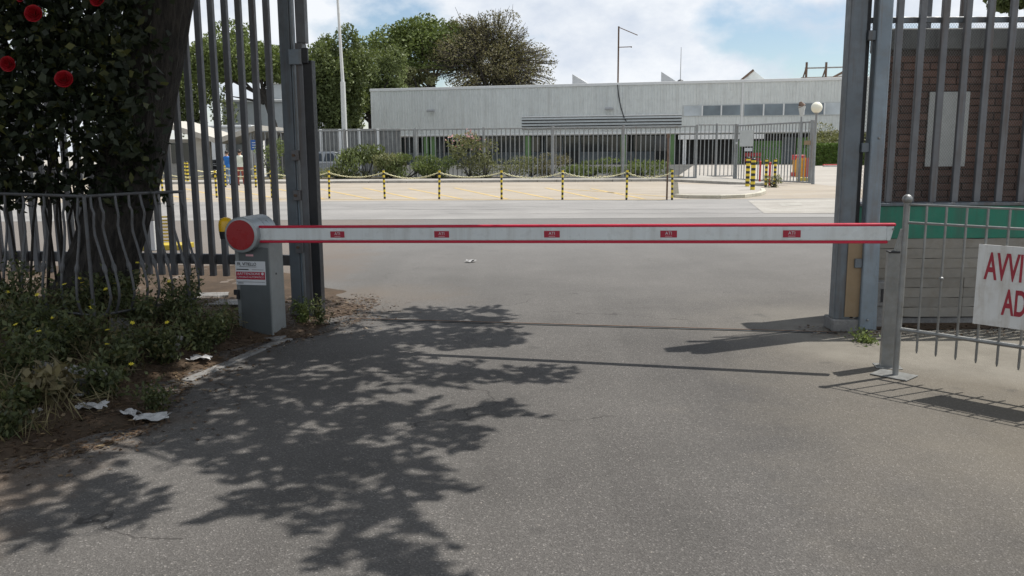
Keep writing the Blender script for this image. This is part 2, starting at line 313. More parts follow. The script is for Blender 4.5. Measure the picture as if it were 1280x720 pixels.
# ------------------------------------------------------------------ mesh helpers
class MB:
    def __init__(s): s.v = []; s.f = []; s.smooth = False
    def add(s, vs, fs):
        o = len(s.v); s.v += [tuple(v) for v in vs]; s.f += [tuple(o + i for i in f) for f in fs]; return s
    def box(s, x0, x1, y0, y1, z0, z1):
        v = [(x0,y0,z0),(x1,y0,z0),(x1,y1,z0),(x0,y1,z0),(x0,y0,z1),(x1,y0,z1),(x1,y1,z1),(x0,y1,z1)]
        return s.add(v, [(3,2,1,0),(4,5,6,7),(0,1,5,4),(1,2,6,5),(2,3,7,6),(3,0,4,7)])
    def cbox(s, x0, x1, y0, y1, z0, z1, c=0.004):
        """box with chamfered vertical and horizontal edges"""
        bm = bmesh.new(); bmesh.ops.create_cube(bm, size=1)
        for v in bm.verts: v.co = ((x0+x1)/2 + v.co.x*(x1-x0), (y0+y1)/2 + v.co.y*(y1-y0), (z0+z1)/2 + v.co.z*(z1-z0))
        bmesh.ops.bevel(bm, geom=bm.edges[:], offset=c, segments=1, affect='EDGES', profile=0.5)
        bm.verts.ensure_lookup_table(); bm.verts.index_update()
        s.add([v.co[:] for v in bm.verts], [[v.index for v in f.verts] for f in bm.faces]); bm.free(); return s
    def tube(s, pts, rad, n=8, cap=True):
        pts = [Vector(p) for p in pts]; rads = rad if isinstance(rad, (list, tuple)) else [rad] * len(pts)
        o = len(s.v); ref = None
        for i, p in enumerate(pts):
            d = (pts[min(i+1, len(pts)-1)] - pts[max(i-1, 0)]).normalized()
            if ref is None:
                ref = Vector((0, 0, 1)) if abs(d.z) < 0.9 else Vector((0, 1, 0))
            a = d.cross(ref)
            if a.length < 1e-4: a = d.cross(Vector((1, 0, 0)))
            a.normalize(); b = d.cross(a).normalized(); ref = a.cross(d)
            for k in range(n):
                t = 2*math.pi*k/n; q = p + (a*math.cos(t) + b*math.sin(t))*rads[i]; s.v.append(q[:])
        for i in range(len(pts)-1):
            for k in range(n):
                k2 = (k+1) % n; s.f.append((o+i*n+k, o+i*n+k2, o+(i+1)*n+k2, o+(i+1)*n+k))
        if cap:
            s.f.append(tuple(o+k for k in reversed(range(n)))); e = o+(len(pts)-1)*n; s.f.append(tuple(e+k for k in range(n)))
        return s
    def prism(s, poly, axis, a0, a1):
        """polygon (2D list) extruded along axis 'x','y' or 'z' between a0 and a1"""
        n = len(poly); vs = []
        for a in (a0, a1):
            for (p, q) in poly:
                vs.append({'x': (a, p, q), 'y': (p, a, q), 'z': (p, q, a)}[axis])
        fs = [tuple(range(n))[::-1], tuple(range(n, 2*n))] + [(i, (i+1) % n, n+(i+1) % n, n+i) for i in range(n)]
        return s.add(vs, fs)
    def sphere(s, c, r, seg=16, rings=10, sz=1.0):
        bm = bmesh.new(); bmesh.ops.create_uvsphere(bm, u_segments=seg, v_segments=rings, radius=r)
        bm.verts.index_update()
        s.add([(c[0]+v.co.x, c[1]+v.co.y, c[2]+v.co.z*sz) for v in bm.verts], [[v.index for v in f.verts] for f in bm.faces]); bm.free(); return s
    def mesh(s, name, mat=None, smooth=False):
        me = bpy.data.meshes.new(name); me.from_pydata(s.v, [], s.f); me.update()
        bm = bmesh.new(); bm.from_mesh(me); bmesh.ops.recalc_face_normals(bm, faces=bm.faces[:]); bm.to_mesh(me); bm.free()
        if smooth:
            me.polygons.foreach_set('use_smooth', [True]*len(me.polygons))
            try: me.set_sharp_from_angle(angle=R(40))
            except Exception: pass
        if mat: me.materials.append(M[mat] if isinstance(mat, str) else mat)
        return me
    def build(s, name, mat, parent=None, smooth=False, loc=None):
        return obj(name, s.mesh(name, mat, smooth), parent, loc)
def obj(name, me, parent=None, loc=None, rot=None):
    o = bpy.data.objects.new(name, me); COL.objects.link(o)
    if parent: o.parent = parent
    if loc is not None: o.location = loc
    if rot is not None: o.rotation_euler = rot
    return o
def tag(o, label, cat, group=None):
    o['label'] = label; o['category'] = cat
    if group: o['group'] = group
    return o
def thing(name, label, cat, loc=(0,0,0), rz=0.0, group=None):
    o = bpy.data.objects.new(name, None); o.empty_display_size = 0.2; COL.objects.link(o)
    o.location = loc; o.rotation_euler = (0, 0, rz); return tag(o, label, cat, group)
def struct(o, kind='structure'): o['kind'] = kind; return o
def copy_tree(o, parent=None):
    c = o.copy(); COL.objects.link(c); c.parent = parent
    for ch in list(o.children): copy_tree(ch, c)
    return c
def text(s, size, mat, parent, loc, rot, name='lettering', bold=0.0, sx=1.0, depth=0.0006):
    cu = bpy.data.curves.new('t', 'FONT'); cu.body = s; cu.size = size; cu.extrude = depth; cu.offset = bold
    cu.align_x = 'CENTER'; cu.align_y = 'CENTER'
    to = bpy.data.objects.new('t', cu); COL.objects.link(to)
    bpy.context.view_layer.update()
    me = bpy.data.meshes.new_from_object(to.evaluated_get(bpy.context.evaluated_depsgraph_get()))
    bpy.data.objects.remove(to); me.materials.clear(); me.materials.append(M[mat])
    o = obj(name, me, parent, loc, rot); o.scale = (sx, 1, 1); return o

def leaf_mesh(name, C, L, W, mat, flat=0.0, up=None, fold=0.0):
    """many separate leaf-sized faces: C centres (n,3), L/W lengths and widths (n,)"""
    C = np.asarray(C, float); n = len(C)
    a = rng.normal(size=(n, 3)); a[:, 2] *= (1 - flat)
    if up is not None: a = a*0.6 + np.asarray(up)
    a /= np.linalg.norm(a, axis=1)[:, None]
    r = rng.normal(size=(n, 3)); r[:, 2] *= (1 - flat)
    b = np.cross(a, np.cross(r, a)) if False else r - (r*a).sum(1)[:, None]*a
    b /= np.linalg.norm(b, axis=1)[:, None] + 1e-9
    nn = np.cross(a, b)
    L = np.broadcast_to(L, (n,))[:, None]; W = np.broadcast_to(W, (n,))[:, None]
    V = np.stack([C - a*L/2, C + b*W/2 - a*L*0.06 + nn*fold*W, C + a*L/2, C - b*W/2 - a*L*0.06 + nn*fold*W], 1).reshape(-1, 3)
    me = bpy.data.meshes.new(name); me.vertices.add(4*n); me.vertices.foreach_set('co', V.ravel())
    me.loops.add(4*n); me.loops.foreach_set('vertex_index', np.arange(4*n, dtype=np.int32))
    me.polygons.add(n); me.polygons.foreach_set('loop_start', np.arange(0, 4*n, 4, dtype=np.int32))
    me.polygons.foreach_set('loop_total', np.full(n, 4, dtype=np.int32))
    me.update(calc_edges=True); me.validate(); me.materials.append(M[mat]); return me

def lumpy(n, c, r, lumps=14, lump_r=0.38, hollow=0.55, seed=0, zmin=None):
    """points spread through clumps that sit around an ellipsoid's shell: an uneven crown with gaps"""
    g = np.random.default_rng(seed); c = np.asarray(c, float); r = np.asarray(r, float)
    d = g.normal(size=(lumps, 3)); d /= np.linalg.norm(d, axis=1)[:, None]
    k = g.uniform(hollow, 0.95, size=(lumps, 1)); cen = d*k
    sz = lump_r*g.uniform(0.6, 1.25, size=lumps)
    w = sz**2; idx = g.choice(lumps, n, p=w/w.sum())
    q = g.normal(size=(n, 3)); q /= np.linalg.norm(q, axis=1)[:, None]; q *= (g.uniform(0.25, 1, size=(n, 1))**0.45)
    pts = cen[idx] + q*sz[idx][:, None]
    out = c + pts*r
    if zmin is not None: out[:, 2] = np.maximum(out[:, 2], zmin)
    return out, c + cen*r

# ================================================================== THE SETTING
def sheet(name, poly, z, mat):
    m = MB(); m.add([(p[0], p[1], z) for p in poly], [tuple(range(len(poly)))])
    return struct(m.build(name, mat))
sheet('ground', [(-900, -300), (900, -300), (900, 1500), (-900, 1500)], -0.012, 'ground')
yA = G(640, 273).y
sheet('driveway', [(-14, -8), (14, -8), (30, yA), (-30, yA)], 0.0, 'asphalt')
yB = G(640, 250.5).y
sheet('street', [(-120, yA), (120, yA - 0.3), (120, yB), (-120, yB)], 0.004, 'street')
# crack and joint lines where the street was resurfaced
for (py, x0, x1, w) in ((262, 80, 1048, 0.05), (267, 560, 1048, 0.03), (258.5, 360, 700, 0.03)):
    m = MB(); pts = []
    N = 40
    for i in range(N + 1):
        px = x0 + (x1 - x0)*i/N; g = G(px, py + 0.5*math.sin(i*0.7) + 0.25*math.sin(i*2.1)); pts.append((g.x, g.y))
    top = [(x, y + w*random.uniform(.6, 1.4)) for x, y in pts]
    o = len(m.v); m.v += [(x, y, 0.008) for x, y in pts] + [(x, y, 0.008) for x, y in top]
    m.f += [(i, i+1, N+2+i, N+1+i) for i in range(N)]
    struct(m.build('street_joint', paint('joint_filler', (0.13, 0.125, 0.12), 0.9)))
yK = G(640, 228).y
lot = sheet('parking_lot', [(-60, yB), (14.5, yB), (14.5, yK), (-60, yK)], 0.006, 'lot')
def strip(px0, py0, px1, py1, w):
    a, b = G(px0, py0), G(px1, py1); d = (b - a).normalized(); n = Vector((-d.y, d.x, 0))*w/2
    m = MB(); m.add([(*(a-n).xy, 0.011), (*(b-n).xy, 0.011), (*(b+n).xy, 0.011), (*(a+n).xy, 0.011)], [(0,1,2,3)])
    return m.build('painted_line', 'line_yellow', lot)
for i in range(-4, 7):
    x0 = 397 + 57*i; strip(x0, 235 if i % 2 else 236, x0 + 66, 249, 0.16)
strip(170, 249.6, 832, 250, 0.14)
strip(700, 236, 832, 246, 0.16)
# pavement with kerb stones along the far side
yF = G(640, 222.5, 0.13).y
xr = G(948, 232).x
pv = MB(); poly = [(-60, yK), (G(838, 228).x, yK), (xr, G(948, 233).y), (xr + 0.6, G(948, 233).y + 1.5), (xr + 0.2, yF + 3), (-60, yF + 3)]
pv.prism([(p[0], p[1] + 0.16) for p in poly], 'z', 0.0, 0.125); pav = struct(pv.build('pavement', 'pavement'))
ks = MB().cbox(-0.49, 0.49, 0, 0.16, -0.02, 0.14, 0.012).mesh('kerb_stone', 'kerb')
xk = G(60, 228).x; xe = G(838, 228).x
while xk < xe:
    obj('kerb_stone', ks, pav, (xk, yK + random.uniform(-.008, .008), random.uniform(-.006, .004)), (0, 0, random.uniform(-.006, .006))); xk += 1.0
a, b = Vector((xe, yK, 0)), Vector((xr, G(948, 233).y, 0)); L = (b - a).length; n = int(L)
for i in range(n + 1):
    q = a.lerp(b, (i + .2)/ (n + .7)); obj('kerb_stone', ks, pav, (q.x, q.y, 0), (0, 0, math.atan2(b.y-a.y, b.x-a.x)))
# raised island with a rounded nose, right
isl = []
for (px, py) in ((843, 247), (860, 248.2), (900, 248.6), (930, 247.6), (950, 245), (957, 242), (955, 239), (947, 235.5), (930, 233.6), (843, 233)):
    g = G(px, py); isl.append((g.x, g.y))
m = MB().prism(isl, 'z', 0.0, 0.10); island = struct(m.build('raised_island', 'ground'))
for i in range(6):
    a, b = Vector((*isl[i], 0)), Vector((*isl[i+1], 0)); L = (b-a).length
    nn = max(1, round(L/1.0))
    for k in range(nn):
        q0, q1 = a.lerp(b, k/nn), a.lerp(b, (k+1)/nn); mid = (q0+q1)/2; l = (q1-q0).length/2 - 0.006
        s = MB().cbox(-l, l, -0.02, 0.15, 0.0, 0.125, 0.012).build('kerb_stone', 'kerb_pale', island)
        s.location = mid; s.rotation_euler = (0, 0, math.atan2(b.y-a.y, b.x-a.x))
# tarmac patch beside the island
pp = [G(*q) for q in ((935, 251), (1050, 248.5), (1050, 267), (955, 267), (945, 259))]
sheet('tarmac_patch', [(q.x, q.y) for q in pp], 0.009, 'pavement')
sheet('manhole_patch', [tuple(G(*q).xy) for q in ((972, 254.5), (1001, 253.5), (1003, 257), (978, 258))], 0.013, 'kerb')
# planting bed behind the far fence
sheet('planting_bed', [(-40, yF + 0.3), (G(845, 222).x, yF + 0.3), (G(845, 222).x, yF + 3.4), (-40, yF + 3.4)], 0.15, 'bed')

M['yard'] = ground_mat('dark_yard_tarmac', (0.045, 0.046, 0.044), (0.085, 0.085, 0.08), 0.3, (0.06, 0.065, 0.04))
sheet('factory_yard', [(-40, yF + 3.4), (G(845, 222).x, yF + 3.4), (G(845, 205).x, 96), (-40, 112)], 0.02, 'yard')
# left verge: a low bank of dry earth that meets the drive in a wandering edge
EDGE = [(1.05, -4.6), (3.15, -3.3), (3.93, -2.85), (4.33, -2.45), (4.73, -2.2), (5.78, -2.38), (6.72, -2.2), (7.25, -1.85), (7.98, -1.55), (9.03, -1.6), (10.08, -2.2), (11.55, -3.2), (12.60, -4.2)]
def edge_x(y):
    for (y0, x0), (y1, x1) in zip(EDGE, EDGE[1:]):
        if y <= y1:
            t = max(0, min(1, (y-y0)/(y1-y0))); return x0 + (x1-x0)*t
    return EDGE[-1][1]
def hsh(x, y): return math.sin(x*3.1 + y*1.7)*math.sin(y*2.3 - x*1.2)
def verge_z(x, y):
    d = edge_x(y) + 0.12*math.sin(y*5.3) + 0.06*math.sin(y*13.1) - x
    if d < 0: return -0.03
    rise = 0.30 if y < 7.2 else 0.30*max(0.0, 1 - (y-7.2)/0.7)
    t = min(1, d/1.7); t = t*t*(3-2*t)
    return -0.012 + min(1, d/0.25)*0.03 + rise*t + 0.02*hsh(x*1.6, y*1.6)*min(1, d) + 0.010*hsh(x*7, y*7)*min(1, d*2)
m = MB(); NX, NY = 130, 150
xs = [-9 + 7.8*i/NX for i in range(NX+1)]; ys = [1.0 + 11*j/NY for j in range(NY+1)]
for y in ys:
    for x in xs: m.v.append((x, y, verge_z(x, y)))
for j in range(NY):
    for i in range(NX):
        o = j*(NX+1)+i; m.f.append((o, o+1, o+NX+2, o+NX+1))
struct(m.build('verge', 'dirt', smooth=True))
e0_ = [G(*q) for q in ((232, 477), (268, 462), (305, 446), (338, 432), (362, 424))]
ed_ = thing('edging_strip', 'thin worn concrete edging strip between the earth bank and the drive', 'edging')
for q0, q1 in zip(e0_, e0_[1:]):
    d_ = q1-q0; l_ = d_.length; o = MB().cbox(0.004, l_-.004, -.045, .045, -.03, .012, .006).build('edging_stone', 'slab', ed_)
    o.location = q0; o.rotation_euler = (0, 0, math.atan2(d_.y, d_.x))
# dark strip along the foot of the right wall
m = MB(); m.add([(3.12, 7.45, .008), (3.6, 7.36, .008), (4.4, 7.42, .008), (9, 7.3, .008), (9, 8.0, .008), (3.12, 8.0, .008)], [(0,1,2,3,4,5)]); struct(m.build('wall_foot_strip', 'dirt'))

# gate track let into the drive
t0, t1 = G(436, 399), G(1046, 416.5); d = (t1-t0); ang = math.atan2(d.y, d.x); L = d.length
tr = thing('gate_track', 'thin steel sliding gate track crossing the driveway', 'track', (t0.x, t0.y, 0), ang)
MB().box(0, L, -0.03, 0.03, 0.002, 0.006).build('channel', 'dark_in', tr)
MB().cbox(0, L, 0.004, 0.018, 0.0062, 0.012, 0.002).build('rail', 'rusty', tr)

# ================================================================== BARRIER
u = Vector((0.981, -0.194, 0)); v = Vector((0.194, 0.981, 0)); ANG = math.atan2(u.y, u.x)
fr = G(341, 421, 0.02)
CW, CD = 0.325, 0.27
o0 = fr - u*CW                       # front left corner of the cabinet
bar = thing('barrier_machine', 'grey barrier cabinet with red disc and long white red-edged arm across the drive', 'barrier', (o0.x, o0.y, 0), ANG)
MB().cbox(-0.10, CW+0.10, -0.06, CD+0.12, -0.02, 0.022, 0.006).build('plinth', 'slab', bar)
MB().cbox(0, CW, 0.012, CD, 0.02, 0.86, 0.008).build('cabinet', 'cab', bar)
door = MB().cbox(0.045, CW-0.004, -0.004, 0.0115, 0.035, 0.80, 0.003).build('door', 'cab_dark', bar)
MB().cbox(-0.012, 0.03, -0.022, 0.010, 0.385, 0.43, 0.003).build('lock', 'black', bar)
MB().cbox(0.012, 0.03, -0.022, 0.010, 0.345, 0.385, 0.003).build('lock_lever', 'black', bar)
MB().tube([(CW-0.002, 0.12, 0.56), (CW+0.004, 0.12, 0.56)], 0.009, 10).build('keyhole', 'black', bar)
# head: a horizontal drum that turns with the arm
HX, HZ, HR = 0.115, 0.915, 0.152
hc = MB(); hc.tube([(HX, -0.075, HZ), (HX, -0.065, HZ), (HX, 0.10, HZ)], [HR-0.012, HR, HR], 40); hc.build('drum_front', 'head', bar, True)
MB().tube([(HX, 0.106, HZ), (HX, CD+0.02, HZ), (HX, CD+0.03, HZ)], [HR, HR, HR-0.012], 40).build('drum_rear', 'head', bar, True)
MB().tube([(HX, -0.082, HZ), (HX, -0.076, HZ)], 0.128, 40).build('reflector_disc', 'red_disc', bar, True)
sh = MB(); sh.prism([(0.0, 0.85), (CW-0.01, 0.85), (CW-0.03, 0.90), (HX+0.12, HZ+0.05), (HX-0.11, HZ+0.04), (0.0, 0.88)], 'y', 0.02, CD-0.01); sh.build('shoulder', 'cab', bar)
# lettering under the disc and the sticker
fy = -0.0045; RT = (R(90), 0, 0)
MB().box(0.115, 0.185, fy-0.0012, fy-0.0002, 0.725, 0.742).build('maker_plate', 'pale_red', door)
st = MB().box(0.012, 0.292, fy-0.002, fy, 0.475, 0.682).build('sticker', 'white', bar)
MB().box(0.016, 0.286, fy-0.003, fy-0.0021, 0.523, 0.590).build('red_panel', 'sticker_red', st)
yt = fy-0.0036
text('FR. VITIELLO', 0.038, 'ink', st, (0.118, yt+0.001, 0.655), RT, bold=0.0009, sx=0.86)
MB().box(0.05, 0.21, yt+0.0006, yt+0.0014, 0.631, 0.635).build('small_print', 'ink', st)
MB().box(0.022, 0.135, yt+0.0006, yt+0.0014, 0.605, 0.614).build('small_print', 'ink', st)
MB().box(0.165, 0.275, yt+0.0006, yt+0.0014, 0.607, 0.610).build('small_print', 'ink', st)
text('ATTENZIONE', 0.030, 'white', st, (0.145, yt, 0.572), RT, sx=1.05)
text('CANCELLO AUTOMATICO', 0.021, 'white', st, (0.150, yt, 0.543), RT, sx=1.0)
MB().tube([(0.263, yt, 0.574), (0.263, yt+0.0008, 0.574)], 0.012, 16).build('round_symbol', 'white', st)
MB().prism([(0.022, 0.562), (0.050, 0.562), (0.036, 0.586)], 'y', yt, yt+0.0008).build('warning_triangle', 'pale_red', st)
MB().box(0.016, 0.282, yt+0.0006, yt+0.0014, 0.499, 0.502).build('rule', 'ink', st)
MB().box(0.03, 0.08, yt+0.0006, yt+0.0014, 0.487, 0.493).build('rule', 'ink', st)
# amber beacon behind the drum
bx_, by_ = -0.115, 0.10
MB().tube([(bx_, by_, 0.865), (bx_, by_, 0.93)], [0.055, 0.062], 20).build('beacon_base', 'black', bar, True)
bc = MB(); bc.tube([(bx_, by_, 0.93), (bx_, by_, 0.985), (bx_, by_, 1.02), (bx_, by_, 1.042), (bx_, by_, 1.052)], [0.064, 0.064, 0.058, 0.04, 0.012], 22); bc.build('beacon_lens', 'amber', bar, True)
MB().cbox(bx_, 0.006, by_-0.02, by_+0.02, 0.872, 0.90, 0.003).build('beacon_bracket', 'black', bar)
# arm
mw = Matrix.Translation(bar.location) @ Matrix.Rotation(ANG, 4, 'Z')
a0 = mw @ Vector((HX + 0.10, 0.015, HZ))
a1 = P(1119, 291.5, 6.09)
dv = a1 - a0; AL = dv.length
ax = dv.normalized(); az = (Vector((0, 0, 1)) - ax*ax.z).normalized(); ay = az.cross(ax)
arm = MB().cbox(0, AL-0.06, -0.022, 0.022, -0.052, 0.052, 0.006).build('arm', 'arm', bar)
arm['label'] = 'long white barrier arm with red rubber edges and small red stickers'
arm.matrix_local = mw.inverted() @ (Matrix.Translation(a0) @ Matrix((ax, ay, az)).transposed().to_4x4())
e1 = MB(); e1.cbox(0, AL, -0.019, 0.019, 0.0525, 0.074, 0.006); e1.build('top_edge_strip', 'red', arm)
e1 = MB(); e1.cbox(0, AL-0.05, -0.019, 0.019, -0.074, -0.0525, 0.006); e1.build('bottom_edge_strip', 'red', arm)
MB().prism([(AL-0.0599, -0.050), (AL-0.035, -0.050), (AL-0.012, 0.050), (AL-0.0599, 0.050)], 'y', -0.019, 0.019).build('end_cap', 'arm', arm)
MB().tube([(AL-0.02, -0.022, 0.03), (AL-0.02, -0.028, 0.03)], 0.008, 8).build('rivet', 'galv', arm)
for px in (423, 553, 690.5, 836, 989.5):
    d_ = ray(px, 289)
    # place along the arm where this column of the photograph meets it
    A2 = np.array([[ax.x, -d_.x], [ax.y, -d_.y]]); s_ = np.linalg.solve(A2, [-a0.x, -a0.y])[0]
    stc = MB().box(s_-0.063, s_+0.063, -0.0238, -0.0222, -0.028, 0.025).build('sticker', 'sticker_red', arm)
    text('ATI', 0.034, 'white', arm, (s_, -0.0243, 0.004), RT, sx=1.0, depth=0.0004)
    MB().box(s_-0.026, s_+0.026, -0.0243, -0.0239, -0.021, -0.016).build('small_print', 'pale_red', arm)

# ================================================================== FORK POST AND RIGHT RAILING
fp = G(1110, 459)
fk = thing('fork_post', 'flat grey steel fork post holding the barrier arm tip', 'post', (fp.x, fp.y, 0), ANG)
m = MB(); m.prism([(-0.055, 0), (0.055, 0), (0.055, 1.03), (0.03, 1.03), (-0.01, 0.86), (-0.055, 0.86)], 'y', -0.02, 0.04); m.build('post', 'galv', fk)
MB().cbox(-0.055, 0.055, -0.03, 0.05, 0.858, 0.872, 0.003).build('arm_rest', 'black', fk)
MB().cbox(-0.09, 0.09, -0.06, 0.09, 0.0, 0.008, 0.002).build('base_plate', 'galv', fk)
rp = G(1119, 470); rq = Vector((3.42, 5.10, 0))
dr = (rq - rp); dr.z = 0; LEN = 2.6; ra = math.atan2(dr.y, dr.x)
rail = thing('railing', 'grey tubular railing with thin vertical bars beside the fork post', 'railing', (rp.x, rp.y, 0), ra)
MB().tube([(0, 0, 0), (0, 0, 1.24)], 0.021, 14).build('post', 'galv', rail, True)
MB().sphere((0, 0, 1.262), 0.034).build('ball_finial', 'galv', rail, True)
MB().tube([(LEN, 0, 0), (LEN, 0, 1.24)], 0.024, 14).build('post', 'galv', rail, True)
MB().cbox(-0.14, 0.12, -0.10, 0.10, 0.0035, 0.011, 0.002).build('base_plate', 'galv', rail)
MB().tube([(0.0, 0, 1.10), (LEN, 0, 1.10)], 0.009, 8).build('upper_rail', 'galv', rail, True)
MB().tube([(0.0, 0, 1.225), (LEN, 0, 1.225)], 0.007, 8).build('top_rail', 'galv', rail, True)
MB().tube([(0.0, 0, 0.345), (LEN, 0, 0.345)], 0.015, 10).build('lower_rail', 'galv', rail, True)
rb = MB().tube([(0, 0, 0.19), (0, 0, 0.21), (0, 0, 1.223)], [0.004, 0.0085, 0.0085], 8).mesh('bar', 'galv', True)
for i in range(19):
    x = 0.135 + 0.128*i
    b_ = obj('bar', rb, rail, (x, 0.0, 0))
    if i in (1, 3, 6, 8):
        MB().sphere((0, -0.006, 0.735), 0.017, 10, 8, 0.75).build('collar', 'galv', b_, True)
# sign on the railing
def on_rail(px, py, off=-0.03):
    """point where the pixel's ray meets the railing plane -> (along, height)"""
    n = Vector((-math.sin(ra), math.cos(ra), 0)); c = rp + n*off
    d_ = ray(px, py); k = (c - Vector((0, 0, CAMH))).dot(n)/d_.dot(n); q = Vector((0, 0, CAMH)) + d_*k
    e_ = Vector((math.cos(ra), math.sin(ra), 0)); return (q-rp).dot(e_), q.z
sl, szt = on_rail(1224, 305); _, szb = on_rail(1222, 405); sr = on_rail(1280, 350)[0]
SH = szt - szb
sg = thing('notice_board', 'white metal notice with large red capital letters hung on the railing', 'sign', (rp.x, rp.y, 0), ra)
MB().cbox(sl, sr+0.34, -0.034, -0.028, szb, szt, 0.001).build('plate', 'sign_white', sg)
for zz in (szb+0.04, szt-0.04):
    MB().cbox(sl+0.05, sl+0.065, -0.029, 0.012, zz-0.01, zz+0.01, 0.001).build('fixing', 'galv', sg)
c1, z1 = on_rail(1255, 336, -0.035); text('AVVI', (on_rail(1254, 318)[1]-on_rail(1254, 353)[1])*1.36, 'sign_red', sg, (c1, -0.0352, z1), RT, sx=0.43, bold=0.0055)
c1, z1 = on_rail(1268, 381, -0.035); text('AD', (on_rail(1266, 364)[1]-on_rail(1266, 397)[1])*1.36, 'sign_red', sg, (c1, -0.0352, z1), RT, sx=0.43, bold=0.0055)

# ================================================================== RIGHT GATE POSTS, WALL, FENCE
def vpost(px, py, w, dep, h, name, mat, parent, rz=0.0, extra=0.0):
    g = G(px, py); m = MB().cbox(-w/2, w/2, 0, dep, 0, h, 0.006); o = m.build(name, mat, parent); o.location = (g.x, g.y + extra, 0); o.rotation_euler = (0, 0, rz); return g
gA = G(1052, 415)
gp = thing('gate_post', 'tall grey blue steel gate post pair on a concrete foot by the wall', 'post', (gA.x, gA.y, 0), -0.06)
MB().cbox(-0.09, 0.19, -0.02, 0.24, 0, 0.115, 0.01).build('foot', 'slab', gp)
MB().cbox(-0.075, 0.065, 0.0, 0.15, 0.115, 3.35, 0.006).build('column', 'gate_steel', gp)
MB().cbox(0.012, 0.135, -0.012, -0.001, 0.14, 0.84, 0.001).build('plywood_strip', 'plywood', gp)
MB().cbox(0.066, 0.115, 0.06, 0.13, 0.115, 3.33, 0.004).build('slot_back', 'black', gp)
cb_ = MB(); cb_.cbox(0.135, 0.255, -0.05, 0.07, 0.03, 3.38, 0.008); cb_.build('guide_column', 'gate_light', gp)
MB().prism([(0.255, 0.03), (0.285, 0.03), (0.268, 0.95), (0.255, 0.95)], 'y', -0.04, -0.02).build('flange', 'gate_light', gp)
for zz in (0.62, 1.62, 2.55):
    MB().cbox(0.07, 0.134, -0.03, 0.04, zz-0.04, zz+0.04, 0.004).build('hinge_plate', 'gate_steel', gp)
for zz in (0.12, 1.7):
    MB().sphere((0.2, -0.052, zz), 0.012, 8, 6).build('bolt', 'galv', gp)

WY = 7.64
wx0, wx1 = 3.06, 7.2
zW0, zG0, zW1 = P(1150, 396, WY).z, P(1150, 298, WY).z, P(1150, 257.5, WY).z
wl = thing('low_wall', 'low wall of weathered beige boards with green painted top band', 'wall', (wx0, WY, 0))
MB().box(0, wx1-wx0, 0.05, 0.22, 0, zW1-0.02).build('backing', 'mortar', wl)
MB().cbox(0, wx1-wx0, 0.02, 0.0495, 0.0, zW0-0.012, 0.004).build('footing', 'slab', wl)
NPL = 8; hpl = (zG0-zW0)/NPL
for i in range(NPL):
    z0 = zW0 + i*hpl
    x = 0.0
    while x < wx1-wx0:
        L = random.choice((1.1, 1.5, 2.0)); x2 = min(x+L, wx1-wx0)
        m = MB(); n = 10; top = []; bot = []
        for k in range(n+1):
            xx = x + 0.002 + (x2-x-0.004)*k/n
            bot.append((xx, z0 + 0.0005 + max(0, random.gauss(0, .003)))); top.append((xx, z0 + hpl - 0.0005 - max(0, random.gauss(0, .0025))))
        m.prism(bot + top[::-1], 'y', random.uniform(-0.006, 0.004), 0.0495); m.build('plank', 'plank', wl); x = x2
MB().cbox(0, wx1-wx0, -0.012, 0.0495, zG0, zW1, 0.004).build('green_band', 'green_band', wl)
MB().cbox(-0.004, wx1-wx0, -0.03, 0.20, zW1+0.0005, zW1+0.03, 0.005).build('coping', 'gate_steel', wl)
mb_ = thing('meter_box', 'small grey meter box with dark opening at the foot of the wall', 'box', (P(1091, 380, 7.51).x, 7.49, 0))
MB().cbox(0, 0.13, 0, 0.13, 0.20, 0.42, 0.006).build('box', 'slab', mb_); MB().cbox(0.06, 0.118, -0.006, -0.0005, 0.24, 0.36, 0.002).build('opening', 'black', mb_)
MB().cbox(0.01, 0.12, 0.02, 0.12, 0.0, 0.2, 0.004).build('stand', 'slab', mb_)

fn = thing('bar_fence', 'tall grey bar fence with wire mesh standing on the low wall', 'fence', (wx0, WY + 0.08, 0))
rb = MB().cbox(-0.029, 0.029, -0.02, 0.02, zW1 + 0.031, 3.25, 0.004).mesh('bar', 'gate_bar')
zr = P(1180, 22, WY).z
for i in range(21):
    obj('bar', rb, fn, (0.17 + 0.2*i, -0.04, 0))
MB().cbox(0.02, wx1-wx0, 0.0, 0.03, zr-0.03, zr+0.02, 0.004).build('rail', 'gate_steel', fn)
MB().cbox(0.02, wx1-wx0, -0.06, 0.0, 3.25, 3.30, 0.004).build('top_rail', 'gate_steel', fn)
wm = MB(); H0, H1 = zW1+0.04, zr; W = 2.6
def wire(x0, z0, x1, z1):
    # clip a diagonal to the mesh panel
    pts = []
    dxw, dzw = x1-x0, z1-z0; t0, t1 = 0.0, 1.0
    for p_, q_ in ((-dxw, x0-0.02), (dxw, W-x0)):
        if p_ < 0: t0 = max(t0, q_/p_)
        elif p_ > 0: t1 = min(t1, q_/p_)
    if t1 > t0: wm.tube([(x0+dxw*t0, 0.012, z0+dzw*t0), (x0+dxw*t1, 0.012, z0+dzw*t1)], 0.0010, 3, False)
hh = H1-H0; k = -hh*0.7
while k < W + 0.05:
    wire(k, H0, k+hh*0.7, H1); wire(k+hh*0.7, H0, k, H1); k += 0.024
wmo = wm.build('wire_mesh', 'galv', fn); wmo['kind'] = 'stuff'

